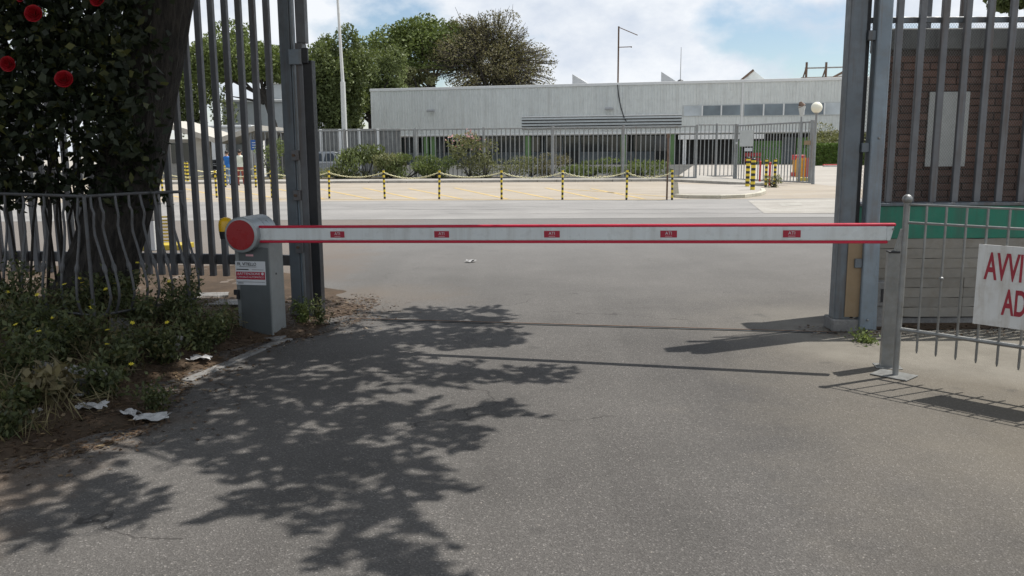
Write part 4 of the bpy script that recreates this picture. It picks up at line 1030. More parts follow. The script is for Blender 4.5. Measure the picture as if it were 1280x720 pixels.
def chain(a_, b_, sag, label, group=None, z=.92):
    pts = []
    for k in range(13):
        t = k/12; q = a_.lerp(b_, t); q.z = z - sag*4*t*(1-t); pts.append(q - a_)
    c = thing('plastic_chain', label, 'chain', a_, 0, group)
    lm = MB()
    ring = [(.030*math.cos(t)*1.5, .020*math.sin(t), 0) for t in [2*math.pi*k/8 for k in range(9)]]
    link = MB().tube(ring, .0085, 5, False).mesh('link', 'chain', True)
    tot = sum((pts[k+1]-pts[k]).length for k in range(12)); nl = int(tot/.072)
    for i in range(nl):
        s = (i+.5)/nl*12; k = min(11, int(s)); p_ = pts[k].lerp(pts[k+1], s-k); d_ = (pts[k+1]-pts[k]).normalized()
        rot = d_.to_track_quat('X', 'Z').to_matrix().to_4x4() @ Matrix.Rotation(R(90)*(i % 2), 4, 'X')
        o = len(lm.v)
        for v_ in link.vertices: lm.v.append(tuple((Matrix.Translation(p_) @ rot) @ v_.co))
        for f_ in link.polygons: lm.f.append(tuple(o + j for j in f_.vertices))
    lm.build('links', 'chain', c, True)['kind'] = 'stuff'
for i in range(len(bl_)-1):
    chain(bl_[i], bl_[i+1], random.uniform(.12, .22), 'pale plastic chain sagging between striped parking lot bollards', 'chains between the parking lot bollards')
# bollards on the far side of the left entrance
LB2 = 'striped bollard standing on the left entrance beyond the parked hatching'
ent = []
for px, py in ((246, 240), (282, 234), (320, 234.5)):
    g = G(px, py); ent.append(g); bollard(g, 1.05, .045, 6, LB2, 'striped bollards at the left entrance')
chain(ent[0], ent[1], .12, 'pale chain between the left entrance bollards', 'chains at the left entrance'); chain(ent[1], ent[2], .12, 'pale chain between the left entrance bollards', 'chains at the left entrance')
for k, (px, py) in enumerate(((226, 228.5), (231, 229), (235, 229.5))):
    bollard(G(px, py), 1.15, .07, 6, 'thick striped bollard clustered in front of the white car', 'thick bollards by the white car')
# thick bollards and trestle on the island, right
for k, (px, py, lab) in enumerate(((934, 236, 'thick yellow and black bollard at the rounded island nose'), (940.5, 240.5, 'thick yellow and black bollard at the rounded island nose'), )):
    bollard(G(px, py), 1.28 if k == 0 else 1.26, .085, 6, lab, 'thick bollards on the island nose')
for (px, py) in ((957, 234), (968, 234)):
    bollard(G(px, py), 1.22, .06, 6, 'weathered pale striped bollard between the island and the far gate', 'weathered bollards before the far gate')
for (px, py) in ((949.5, 228), (961.5, 232.5)):
    g = G(px, py); b = thing('red_post', 'thin red steel post standing by the weathered bollards', 'post', g, 0, 'red posts by the far gate')
    MB().tube([(0, 0, 0), (0, 0, 1.05)], .05, 10).build('post', 'red_plastic', b, True); MB().sphere((0, 0, 1.05), .055, 10, 6, .6).build('cap', 'red_plastic', b, True)
# thin rusty pole with a small box beside the last chain bollard
g = G(833.5, 250)
b = thing('rusty_pole', 'thin rusty brown pole beside the last chain bollard', 'pole', g)
ht = P(833.5, 168, g.y).z
MB().tube([(0, 0, 0), (0, 0, ht)], .03, 10).build('pole', 'rusty', b, True); MB().cbox(-.05, .05, -.03, .03, ht-.12, ht+.02, .005).build('head', 'rusty', b)
g = G(844, 246.5); sb_ = thing('marker_stone', 'small white marker stone behind the striped bollard at the rusty pole', 'stone', (g.x, g.y, .1))
MB().prism([(-.12, 0), (.12, 0), (.07, .42), (-.06, .44)], 'y', -.06, .06).build('stone', 'kerb_pale', sb_)

# ================================================================== FAR FENCE
def far_fence(x0, x1, ytop0, ytop1, ybot0, ybot1, zb, step, posts, label, name='metal_fence', nb=True, postw=.13, rails=True, depth_y=None, cat='fence', thick=.025):
    a_, b_ = G(x0, ybot0, zb), G(x1, ybot1, zb)
    d_ = b_-a_; L = d_.length; rz = math.atan2(d_.y, d_.x)
    h = (P(x0, ytop0, a_.y).z + P(x1, ytop1, b_.y).z)/2 - zb
    f = thing(name, label, cat, (a_.x, a_.y, zb), rz)
    n = int(L/step); me = MB().box(-thick, thick, -.012, .012, .07, h-.08).mesh('bar', 'fence_far')
    for i in range(n):
        obj('bar', me, f, ((i+.5)*L/n, 0, 0))
    MB().cbox(0, L, -.04, .04, h-.0795, h, .006).build('top_rail', 'fence_far', f)
    MB().cbox(0, L, -.035, .035, .0, .069, .006).build('bottom_rail', 'fence_far', f)
    for px in posts:
        dd_ = ray(px, 200); A2 = np.array([[math.cos(rz), -dd_.x], [math.sin(rz), -dd_.y]]); s = np.linalg.solve(A2, [-a_.x, -a_.y])[0]
        MB().cbox(s-postw/2, s+postw/2, -.06, .1, -zb*.3, h+.06, .008).build('post', 'fence_far', f)
    return f, a_, rz, h, L
ff, fa, frz, fh, fL = far_fence(312, 870, 162.5, 158.5, 222, 222.5, .13, .262, (314, 345, 432, 520, 605, 691, 779, 870), 'long grey bar fence along the pavement in front of the white factory')
far_fence(872, 917, 155.5, 155, 221, 220.5, .0, .24, (895,), 'grey bar fence panel set back between the fence end and the far gate', postw=.1)
fg, ga, grz, gh, gL = far_fence(918, 1014, 154.5, 153.5, 224.5, 229, .0, .235, (919, 1013.5), 'grey barred gate leaf with a pale notice beside the globe lamp', 'entrance_gate', postw=.19, cat='gate')
def on_gate(px, py, off=-.08):
    n = Vector((-math.sin(grz), math.cos(grz), 0)); c = ga + n*off; d_ = ray(px, py); k = (c - Vector((0, 0, CAMH))).dot(n)/d_.dot(n)
    q = Vector((0, 0, CAMH)) + d_*k; return (q-ga).dot(Vector((math.cos(grz), math.sin(grz), 0))), q.z
for (x0, y0, x1, y1, mt, lb, nm) in ((925, 163, 941, 183, 'louver', 'pale grey blank notice plate on the far gate', 'notice_plate'), (930.5, 185, 940, 189, 'white', 'small white plate under the notice on the far gate', 'small_plate'), (1005, 176, 1013, 181, 'plywood', 'small brown plate at the hinge side of the far gate', 'small_plate')):
    s0, za = on_gate(x0, y0); s1, zb_ = on_gate(x1, y1)
    o = thing(nm, lb, 'sign', (ga.x, ga.y, 0), grz); MB().cbox(s0, s1, -.08, -.065, zb_, za, .003).build('plate', mt, o)
    MB().cbox(s0+.1, s0+.13, -.064, -.02, zb_+.02, za-.02, .002).build('bracket', 'fence_far', o)
s0, z0 = on_gate(1012, 180)
pl_ = thing('padlock_plate', 'white plaque on the post of the far gate', 'plaque', (ga.x, ga.y, 0), grz); s0, z0 = on_gate(920, 179, -.14)
MB().cbox(s0-.05, s0+.05, -.14, -.075, z0-.05, z0+.05, .004).build('plaque', 'white', pl_)
# globe lamp and old lantern by the gate
g = G(1016, 230.5)
gl = thing('globe_lamp', 'street lamp with pale round globe beside the far gate', 'street lamp', g)
zc = P(1017, 134.5, g.y).z
MB().tube([(0, 0, 0), (0, 0, .5), (0, 0, zc-.3)], [.085, .06, .055], 12).build('pole', 'fence_far', gl, True)
MB().tube([(0, 0, zc-.32), (0, 0, zc-.22)], [.07, .12], 12).build('collar', 'fence_far', gl, True)
MB().sphere((0, 0, zc), .26, 24, 16).build('globe', 'globe', gl, True)
g2 = G(1003, 229)
ol = thing('lantern_post', 'old broken lantern on a thin pole behind the far gate', 'street lamp', (g2.x, g2.y+.6, 0))
zt2 = P(1002, 146, g2.y+.6).z
MB().tube([(0, 0, 0), (0, 0, zt2)], .05, 10).build('pole', 'fence_far', ol, True)
m = MB(); m.tube([(0, 0, zt2), (0, 0, zt2+.12), (0, 0, zt2+.5)], [.06, .10, .19], 6); m.build('lantern', 'louver', ol)
m = MB(); m.tube([(0, 0, zt2+.5), (-.1, 0, zt2+.72)], [.2, .06], 6); m.build('cap', 'rusty', ol)
# plastic barriers right of the gate
for i, px in enumerate((1000, 1004, 1008.5, 1012)):
    g = G(px-1, 221.5); w = thing('plastic_barrier', 'orange yellow plastic panel leaning in a row behind the far gate' if i < 3 else 'red plastic panel at the end of the orange row behind the far gate', 'barrier', (g.x, g.y+.4, 0), .1, 'orange panels behind the far gate' if i < 3 else None)
    m = MB(); m.prism([(-.09, 0), (.09, 0), (.09, 1.05), (.06, 1.15), (-.06, 1.15), (-.09, 1.05)], 'y', -.05, .05); m.build('panel', 'orange' if i < 3 else 'red_plastic', w)
    for z_ in (.3, .6, .9): MB().cbox(-.091, .091, -.058, -.0505, z_-.02, z_+.02, .003).build('ridge', 'yellow_plastic' if i < 3 else 'red_plastic', w)
g = G(1006, 197); rc = thing('red_crate', 'red plastic crate standing above the orange panels', 'crate', (G(1005, 221).x, G(1005, 221).y + 1.0, 0))
MB().cbox(-.42, .3, -.2, .2, 0, .25, .01).build('base', 'red_plastic', rc); MB().cbox(-.34, .26, -.2, .2, .2505, 1.02, .01).build('stacked_box', 'orange', rc); MB().cbox(-.4, .3, -.22, .22, 1.0205, 1.32, .02).build('lid', 'red_plastic', rc)
g = G(1003, 226); ys_ = thing('rubble', 'small yellow plastic foot lying under the far gate', 'rubble', g)
MB().prism([(-.3, 0), (.35, 0), (.25, .14), (0, .2), (-.22, .12)], 'y', -.15, .15).build('lump', 'yellow_plastic', ys_)

# ================================================================== FACTORY
YA_, YB_ = 112.0, 98.0
A_ = P(463, 112, YA_); B_ = P(1057, 101.0, YB_); A_.z = 0
TOPZ = P(463, 112.4, YA_).z
e_ = Vector((B_.x - A_.x, B_.y - A_.y, 0)); e_.normalize(); brz = math.atan2(e_.y, e_.x); nb_ = Vector((-e_.y, e_.x, 0))
fac = thing('factory_building', 'long low white ribbed metal factory with dark open ground floor', 'building', (A_.x, A_.y, 0), brz)
def F(px, py, back=0.0):
    c = A_ + nb_*back; d_ = ray(px, py); k = (c - Vector((0, 0, CAMH))).dot(nb_)/d_.dot(nb_)
    q = Vector((0, 0, CAMH)) + d_*k; return (q - A_).dot(e_), q.z
SMAX = F(1230, 120)[0]
zc0 = F(560, 167.5)[1]
pw = 1.4; n = int(SMAX/pw) + 1
def rib_panel(w, h):
    prof = []; k = 4; s = w/k
    for i in range(k):
        x = i*s; prof += [(x + .004 if i == 0 else x, 0), (x + s*.62, 0), (x + s*.70, -.06), (x + s*.92, -.06)]
    prof.append((w-.004, 0)); m = MB(); N = len(prof)
    m.v += [(x, y, 0) for x, y in prof] + [(x, y, h) for x, y in prof]
    m.f += [(i, i+1, N+i+1, N+i) for i in range(N-1)]
    return m.mesh('cladding_panel', 'clad')
pm = rib_panel(pw, TOPZ-.22-zc0)
for i in range(n): obj('cladding_panel', pm, fac, (i*pw, -.02, zc0))
MB().box(0.02, n*pw, 0.0, 22, zc0, TOPZ-.25).build('upper_storey', 'clad', fac)
MB().cbox(-.06, n*pw, -.14, 22.1, TOPZ-.2195, TOPZ+.12, .02).build('parapet_cap', 'trim', fac)
MB().cbox(-.02, n*pw, -.12, -.025, zc0-.22, zc0-.0005, .01).build('lower_trim', 'trim', fac)
# ground floor set back
BK = 5.0
MB().box(0.3, n*pw, BK, BK+.3, 0, zc0).build('ground_floor_wall', 'dark_in', fac)
MB().box(0.02, n*pw, 0.05, 22, zc0-.30, zc0-.001).build('soffit', 'trim', fac)
zmid = F(700, 190, BK)[1]
sA, sB = F(490, 190, BK)[0], F(842, 190, BK)[0]
nbay = 16; bw = (sB-sA)/nbay
for i in range(nbay):
    x0 = sA + i*bw
    MB().box(x0+.06, x0+bw-.06, BK-.05, BK-.02, zmid+.06, zc0-.34).build('window_pane', 'glass', fac)
    MB().cbox(x0+.03, x0+bw-.03, BK-.06, BK-.02, .05, zmid, .01).build('spandrel_panel', 'grey_panel' if i % 5 else 'dark_in', fac)
    MB().box(x0-.09, x0+.09, BK-.09, BK-.001, 0.05, zc0-.31).build('mullion', 'grey_panel', fac)
for px in (470, 533, 541, 660, 779, 840):
    s = F(px, 190, .3)[0]; MB().cbox(s-.32, s+.32, .2, .84, 0, zc0-.302, .02).build('column', 'green_paint', fac)
# open loading bay on the right with white lintel, white column and green doors
s0 = F(848, 170, .02)[0]; s1 = F(955, 170, .02)[0]
zl0, zl1 = F(900, 174)[1], F(900, 168)[1]
MB().cbox(s0, s1, -.14, -.09, zl0, zl1, .01).build('white_lintel', 'white_wall', fac)
s = F(855.5, 190, -.05)[0]; MB().cbox(s-.2, s+.2, -.08, .3, 0, zl0-.002, .01).build('white_column', 'white_wall', fac)
for (p0, p1, top_, mt) in ((942, 952, 176, 'green_door'), (953, 977, 176, 'green_door'), (979, 993, 171, 'grey_panel'), (996, 1012, 172, 'green_door'), (921, 927, 176, 'green_door'), (1014, 1052, 171, 'louver')):
    a0_, zt_ = F(p0, top_, BK-.3); a1_, _ = F(p1, top_, BK-.3)
    d_ = MB().cbox(a0_, a1_, BK-.34, BK-.28, 0.02, zt_, .01).build('door', mt, fac)
    if mt == 'green_door' and p1-p0 > 12:
        for k in range(6):
            w = (a1_-a0_)/6; MB().box(a0_+w*k+.08, a0_+w*(k+1)-.08, BK-.352, BK-.341, zt_*.60, zt_*.72).build('door_window', 'glass', d_)
a0_, z0_ = F(930, 193, 2.0); a1_, z1_ = F(951, 200.5, 2.0)
rr_ = thing('red_rack', 'dull red loading rack in front of the green factory doors', 'rack', (A_.x, A_.y, 0), brz)
for k in range(2): MB().cbox(a0_, a1_, 1.8, 2.0, .3+.6*k, .75+.6*k, .01).build('board', 'red_plastic', rr_)
for k in range(4):
    x_ = a0_ + (a1_-a0_)*k/3; MB().cbox(x_-.04, x_+.04, 2.001, 2.09, 0, 1.5, .005).build('upright', 'rusty', rr_)
# window band
def band(p0, p1, yt0, yb0, cols):
    a0_, zt_ = F(p0, yt0); a1_, zb_ = F(p1, yb0)
    MB().cbox(a0_-.05, a1_+.05, -.11, -.066, zb_-.07, zt_+.07, .01).build('window_frame', 'louver', fac)
    w = (a1_-a0_)/len(cols)
    for i, c in enumerate(cols):
        MB().box(a0_+i*w+.05, a0_+(i+1)*w-.05, -.122, -.1115, zb_+.02, zt_-.02).build('window_pane', c, fac)
        if i: MB().cbox(a0_+i*w-.08, a0_+i*w+.08, -.135, -.1125, zb_, zt_, .005).build('window_mullion', 'trim', fac)
band(854.5, 925.5, 132.5, 144, ('glass_pale', 'glass_blue', 'glass_blue'))
band(930, 1056, 130.5, 143, ('glass_blue', 'glass_blue', 'glass_blue', 'glass_blue', 'glass_pale'))
s = F(928, 130)[0]; MB().cbox(s-.1, s+.1, -.13, -.066, F(928, 165)[1], TOPZ-.23, .01).build('panel_joint', 'trim', fac)
# louvre band
a0_, zt_ = F(652.5, 147); a1_, zb_ = F(852, 159.5)
MB().box(a0_, a1_, -.085, -.066, zb_, zt_).build('louver_backing', 'dark_in', fac)
for k in range(4):
    z_ = zb_ + (zt_-zb_)*(k+.5)/4
    m = MB(); m.prism([(-.0855, z_+.13), (-.0855, z_-.02), (-.26, z_-.13), (-.27, z_-.10)], 'x', a0_, a1_); m.build('louver_slat', 'louver', fac)
MB().cbox(a0_-.06, a1_+.06, -.18, -.066, zt_+.0, zt_+.14, .01).build('louver_hood', 'trim', fac)
# wall lamps and a hanging cable
for (px, py) in ((540, 137), (762.5, 134.5)):
    s, z_ = F(px, py, -.2)
    MB().tube([(s, -.066, z_+.05), (s, -.25, z_+.08), (s-.02, -.45, z_)], .03, 8).build('lamp_bracket', 'louver', fac)
    MB().cbox(s-.55, s+.42, -.8, -.36, z_-.3, z_+.02, .06).build('floodlight', 'grey_roof', fac)
pts = [F(772, 106, -.12), F(773, 118, -.12), F(776, 134, -.12), F(780, 147, -.2), F(783, 152, -.2)]
MB().tube([(s, -.13 if i < 3 else -.21, z_) for i, (s, z_) in enumerate(pts)], .06, 6).build('hanging_cable', 'black', fac)
# saw-tooth rooflights
for (p0, p1, pk, ytop, yb) in ((716, 737, 716, 93, 107), (826.5, 847, 826.5, 90, 104.5)):
    a0_, z0_ = F(p0, yb, 3); a1_, _ = F(p1, yb, 3); zt_ = F(pk, ytop, 3)[1]
    MB().prism([(a0_, TOPZ-.25), (a1_, TOPZ-.25), (a1_+.3, TOPZ+.02), (a0_, zt_)][:4], 'y', 2.6, 12).build('rooflight', 'grey_roof', fac)
a0_, _ = F(924, 103, 3); a1_, _ = F(963, 103, 3); ap_, zt_ = F(942, 88, 3)
m = MB(); m.prism([(a0_, TOPZ-.2), (a1_, TOPZ-.2), (ap_, zt_)], 'y', 3, 13); rl_ = m.build('rooflight', 'clad', fac)
MB().tube([(a0_-.1, 2.9, TOPZ+.02), (ap_, 2.9, zt_+.05)], .15, 6).build('verge_trim', 'rusty', rl_)
a0_, _ = F(1034, 101, 4); ap_, zt_ = F(1075, 79, 4)
MB().prism([(a0_, TOPZ-.2), (ap_+1.4, TOPZ-.2), (ap_, zt_)], 'y', 4, 13).build('rooflight', 'clad', fac)
MB().tube([(a0_-.1, 3.9, TOPZ), (ap_, 3.9, zt_+.05)], .15, 6).build('verge_trim', 'rusty', fac)
# masts and frame on the roof
s, _ = F(772.5, 100, .5); zt_ = F(772.5, 33, .5)[1]
ms = thing('roof_mast', 'thin dark aerial mast with two side arms on the factory roof', 'aerial', tuple(A_ + e_*s + nb_*.5 + Vector((0, 0, TOPZ))), brz)
MB().tube([(0, 0, 0), (0, 0, zt_-TOPZ)], .10, 8).build('mast', 'rusty', ms)
zz = F(797, 44, .5); MB().tube([(0, 0, zt_-TOPZ-.1), (zz[0]-s, 0, zz[1]-TOPZ)], .055, 6).build('side_arm', 'rusty', ms)
zz = F(789, 58.5, .5); MB().tube([(-.1, 0, zz[1]-TOPZ), (zz[0]-s, 0, zz[1]-TOPZ)], .055, 6).build('side_arm', 'rusty', ms); MB().cbox(zz[0]-s-.05, zz[0]-s+.08, -.05, .05, zz[1]-TOPZ-.1, zz[1]-TOPZ+.06, .01).build('head', 'rusty', ms)
s, _ = F(850.5, 100, .8); zt_ = F(850.5, 59, .8)[1]
ms = thing('whip_antenna', 'thin whip antenna on a round base on the factory roof edge', 'aerial', tuple(A_ + e_*s + nb_*.8 + Vector((0, 0, TOPZ))), brz)
MB().tube([(0, 0, 0), (0, 0, zt_-TOPZ)], [.06, .03], 6).build('rod', 'grey_roof', ms); MB().sphere((0, 0, .1), .4, 12, 8, .7).build('base', 'black', ms, True)
fr_ = thing('roof_frame', 'steel pipe frame with braced legs on the factory roof', 'frame', tuple(A_ + nb_*.8 + Vector((0, 0, TOPZ+.02))), brz)
for px in (1008.5, 1033):
    s, zt_ = F(px, 78, .8); MB().tube([(s, 0, -.02), (s, 0, zt_-TOPZ)], .13, 8).build('leg', 'rusty', fr_); MB().tube([(s-.4, 0, -.02), (s, 0, zt_-TOPZ-.5)], .08, 6).build('brace', 'rusty', fr_)
s0, z0_ = F(1006, 85.5, .8); s1, _ = F(1068, 85.5, .8); MB().tube([(s0, 0, z0_-TOPZ), (s1, 0, z0_-TOPZ)], .09, 8).build('cross_pipe', 'galv', fr_)
MB().cbox(F(1001, 100, .8)[0], s1, -.1, .1, -.015, .25, .02).build('base_beam', 'rusty', fr_)

# pale wall and posts behind the fence, left of the factory
def box_thing(name, label, cat, p0, p1, yt_, Y, dep, mat, zb=0.0, part='wall'):
    a_, b_ = P(p0, yt_, Y), P(p1, yt_, Y); o = thing(name, label, cat, (a_.x, Y, 0)); MB().cbox(0, b_.x-a_.x, 0, dep, zb, a_.z, .03).build(part, mat, o); return o, b_.x-a_.x, a_.z
o, w, h = box_thing('boundary_wall', 'dull grey brown wall behind the fence left of the factory', 'wall', 330, 500, 164, 58.5, .3, 'concrete_dark')
for i in range(5):
    x = w*(.28 + .14*i); MB().cbox(x-.09, x+.09, -.14, -.001, 0, h+.1, .01).build('pier', 'trim', o)
MB().cbox(-.1, w+.1, -.1, .4, h+.0005, h+.12, .02).build('coping', 'concrete_dark', o)
# gatehouse with butterfly roof
GY = 52
gh_ = thing('gatehouse', 'small concrete gatehouse with sloping butterfly roof and leaning pillar', 'building', (0, 0, 0))
def quadbar(pa, pb, Y, th, dep, nm, mt, par):
    a_, b_ = P(*pa, Y), P(*pb, Y); m = MB(); m.prism([(a_.x, a_.z), (b_.x, b_.z), (b_.x, b_.z-th), (a_.x, a_.z-th)], 'y', Y, Y+dep); return m.build(nm, mt, par)
quadbar((190, 148), (271, 173), GY, .32, 7, 'roof_slab', 'shell', gh_)
quadbar((271.3, 173), (320, 156), GY, .32, 7, 'roof_slab', 'shell', gh_)
a_, b_ = P(212, 176, GY+3), P(262, 176, GY+3)
MB().box(a_.x-2, b_.x, GY+3, GY+3.3, 0, a_.z+.1).build('wall', 'shell', gh_)
for k in range(4):
    w = (b_.x-a_.x)/4; MB().cbox(a_.x+w*k+.06, a_.x+w*(k+1)-.06, GY+2.95, GY+2.999, 1.0, 2.3, .01).build('window_pane', 'glass', gh_)
m = MB(); q0, q1, q2, q3 = P(243, 172, GY+.5), P(251, 170, GY+.5), P(253, 214, GY+.5), P(247, 214, GY+.5)
m.prism([(q0.x, q0.z), (q1.x, q1.z), (q2.x, 0), (q3.x, 0)], 'y', GY+.5, GY+1.0); m.build('pillar', 'shell', gh_)
a_, b_ = P(281, 170, GY+4), P(312, 170, GY+4)
MB().box(a_.x, b_.x, GY+4, GY+8, 0, a_.z).build('office_wall', 'white_wall', gh_)
for (p0, p1) in ((283, 290), (294, 303)):
    x0, x1 = P(p0, 180, GY+4).x, P(p1, 180, GY+4).x; MB().cbox(x0, x1, GY+3.96, GY+3.999, 1.4, 2.3, .01).build('window_pane', 'glass_blue', gh_)
# pale hall behind, with lower wing
o, w, h = box_thing('warehouse', 'pale blue grey warehouse behind the gatehouse and pine', 'building', 277, 366, 128, 82, 20, 'hall')
hw = P(344, 108, 86); MB().cbox(hw.x - o.location.x, w, 1, 24, h+.001, hw.z, .05).build('upper_hall', 'hall', o); MB().cbox(hw.x - o.location.x-.2, w+.2, .8, 24.2, hw.z+.001, hw.z+.35, .05).build('roof_edge', 'white_wall', o)
MB().cbox(-.15, w, -.2, .9, h+.0, h+.25, .03).build('eaves', 'trim', o)
o, w, h = box_thing('white_shed', 'bright white shed seen above the gatehouse roof', 'building', 235, 312, 160, 66, 6, 'white_wall')
MB().cbox(-.2, w+.2, -.2, 6.2, h+.001, h+.2, .03).build('roof_edge', 'trim', o)
# blue sign
g = G(319, 226); q = P(314, 175, g.y); q2 = P(325, 187.5, g.y)
bs = thing('blue_sign', 'blue rectangular sign with white lines on a post by the fence', 'sign', (g.x, g.y - .1, 0))
MB().tube([(0, 0, 0), (0, 0, q.z-.1)], .04, 8).build('post', 'fence_far', bs)
pl = MB().cbox(q.x-g.x, q2.x-g.x, -.07, -.045, q2.z, q.z, .004).build('panel', 'blue_sign', bs)
for k in range(3):
    z_ = q2.z + (q.z-q2.z)*(.25 + .24*k); MB().box(q.x-g.x+.08, q2.x-g.x-(.08 if k % 2 else .16), -.075, -.0705, z_-.02, z_+.02).build('line', 'white', pl)
# tall pale lamp column and low planks
g = Vector((P(432, 200, 54).x, 54, 0)); zt_ = 16.0
lp = thing('tall_pole', 'tall tapering pale flagpole behind the fence', 'pole', g)
MB().tube([(0, 0, 0), (0, 0, 6.0)], [.19, .155], 14).build('lower_tube', 'pole_white', lp, True)
MB().tube([(0, 0, 6.0), (0, 0, 6.1), (-.25, 0, zt_)], [.11, .105, .05], 12).build('upper_tube', 'pole_white', lp, True)
for k, (x0, x1, yy, mt) in enumerate(((1018, 1052, 201, 'white'), (1030, 1056, 203.5, 'red_plastic'))):
    a_, b_ = G(x0, yy+5), G(x1, yy+5); o = thing('plank_stack', 'white boards stacked low by the hedge' if k == 0 else 'red boards stacked low by the hedge', 'planks', (a_.x, a_.y, 0))
    for j in range(2):
        MB().cbox(0, b_.x-a_.x, j*.1, .4, j*.121, .12 + j*.121, .01).build('plank', mt if j else 'louver', o)

# ================================================================== CARS, SCOOTER
def car(name, label, mat, loc, rz, L=4.0, W=1.68, H=1.46, hood=.28, van=False):
    c = thing(name, label, 'car', loc, rz)
    hl = L/2; zb = .22; belt = H*.60
    fh = -hl + L*(.26 if not van else .16); rh = hl - L*(.10 if not van else .02)
    prof = [(-hl, zb+.12), (-hl+.05, belt-.22), (-hl+.14, belt-.10), (fh, belt), (hl-.06, belt+.02), (hl, belt-.15), (hl-.02, zb+.10), (hl-.15, zb), (-hl+.15, zb)]
    m = MB(); n = len(prof); secs = [(-W/2, .96), (-W/2+.06, 1), (W/2-.06, 1), (W/2, .96)]
    for y, k in secs: m.v += [(x*(.985 if k < 1 else 1), y, zb + (z-zb)*k) for x, z in prof]
    for s in range(3):
        for i in range(n): m.f.append((s*n+i, s*n+(i+1) % n, (s+1)*n+(i+1) % n, (s+1)*n+i))
    m.f += [tuple(range(n))[::-1], tuple(range(3*n, 4*n))]; m.build('body', mat, c, True)
    cab = [(fh-.05, belt), (fh+.55, H-.04), (fh+.75, H), (rh-.55, H), (rh-.30, H-.06), (rh+.02, belt)]
    if van: cab = [(fh-.1, belt), (fh+.45, H-.05), (fh+.65, H), (rh-.12, H), (rh-.03, H-.06), (rh, belt)]
    m = MB(); n = len(cab)
    for y in (-1, 1): m.v += [(x, y*(W/2-.05 - (.16 if z > belt+.1 else 0)), z+.001) for x, z in cab]
    m.f += [tuple(range(n)), tuple(range(n, 2*n))[::-1]] + [(i, i+1, n+i+1, n+i) for i in range(n-1)]
    m.build('cabin', mat, c, True)
    def pane(nm, pts):
        m = MB(); m.add(pts, [(0, 1, 2, 3)]); return m.build(nm, 'glass', c)
    wt = W/2-.05-.16; wb = W/2-.06
    pane('windscreen', [(fh+.00, -wb+.08, belt+.06), (fh+.00, wb-.08, belt+.06), (fh+.50, wt-.05, H-.09), (fh+.50, -wt+.05, H-.09)])
    r0, r1 = cab[-1], cab[-2]
    pane('rear_window', [(r0[0]-.02, -wb+.1, belt+.10), (r0[0]-.02, wb-.1, belt+.10), (r1[0]+.04, wt-.06, H-.12), (r1[0]+.04, -wt+.06, H-.12)])
    for s in (-1, 1):
        for (x0, x1) in ((fh+.30, (fh+rh)/2+.02), ((fh+rh)/2+.10, rh-.35)):
            f = lambda z: s*((W/2-.045) + (-.16)*(max(0, z-belt-.0)/(H-belt)))
            pane('side_window', [(x0, f(belt)+s*.004, belt+.05), (x1, f(belt)+s*.004, belt+.05), (x1-.08, f(H-.1)+s*.006, H-.12), (max(x0+.1, fh+.62), f(H-.1)+s*.006, H-.12)])
        MB().cbox(fh+.12, fh+.26, s*(W/2)-.02 if s > 0 else s*(W/2)-.14, s*(W/2)+.14 if s > 0 else s*(W/2)+.02, belt+.06, belt+.2, .03).build('mirror', mat, c)
        MB().cbox(-hl-.004, -hl+.12, s*W*.34-.16, s*W*.34+.16, belt-.34, belt-.2, .03).build('headlight', 'glass_pale', c)
        MB().cbox(hl-.1, hl+.006, s*W*.38-.10, s*W*.38+.10, belt-.28, belt-.06, .02).build('tail_light', 'red_plastic', c)
        for x in (-hl+.78, hl-.72):
            w = MB().tube([(x, s*(W/2-.19), .30), (x, s*(W/2-.17), .30), (x, s*(W/2+.005), .30), (x, s*(W/2+.02), .30)], [.27, .30, .30, .27], 20).build('wheel', 'rubber', c, True)
            MB().tube([(x, s*(W/2+.021), .30), (x, s*(W/2+.03), .30)], [.19, .17], 16).build('rim', 'rim', w, True)
    MB().cbox(-hl-.05, -hl+.1, -W*.46, W*.46, zb+.02, zb+.18, .03).build('bumper', mat, c)
    MB().cbox(hl-.1, hl+.05, -W*.46, W*.46, zb+.02, zb+.2, .03).build('bumper', mat, c)
    MB().cbox(hl+.051, hl+.056, -.25, .25, zb+.24, zb+.35, .001).build('number_plate', 'white', c)
    return c
g = G(228, 214); car('parked_car', 'white car parked under the gatehouse roof', 'car_white', (g.x-.6, g.y, 0), R(75), 4.0, 1.7, 1.55)
g = G(274, 216); car('parked_car', 'dark blue car parked behind the two people', 'car_dark', (g.x, g.y, 0), R(-100), 4.2, 1.74, 1.5)
g = Vector((P(414, 205, 56.5).x, 56.5, 0)); car('parked_car', 'grey car parked behind the bar fence beside the flagpole', 'car_grey', g, R(180), 3.6, 1.65, 1.7)
# scooter
g = G(260, 222)
sc_ = thing('motor_scooter', 'dark motor scooter with windscreen parked beside the dark blue car', 'scooter', (g.x, g.y, 0), R(65))
for x in (-.62, .62):
    w = MB().tube([(x, -.05, .26), (x, .05, .26)], .26, 20).build('wheel', 'rubber', sc_, True); MB().tube([(x, -.055, .26), (x, .055, .26)], .14, 14).build('rim', 'rim', w, True)
m = MB(); m.prism([(-.2, .3), (.85, .4), (.9, .78), (.2, .82), (.05, .5), (-.3, .42)], 'y', -.17, .17); m.build('rear_body', 'black', sc_)
m = MB(); m.prism([(-.5, .35), (-.3, .32), (-.42, 1.02), (-.62, .98)], 'y', -.2, .2); m.build('leg_shield', 'black', sc_)
MB().cbox(.1, .88, -.14, .14, .8205, .9, .03).build('seat', 'rubber', sc_); MB().tube([(-.5, -.35, 1.08), (-.5, .35, 1.08)], .025, 8).build('handlebar', 'black', sc_)
MB().tube([(-.62, 0, .26), (-.5, 0, 1.08)], .04, 8).build('fork', 'galv', sc_)
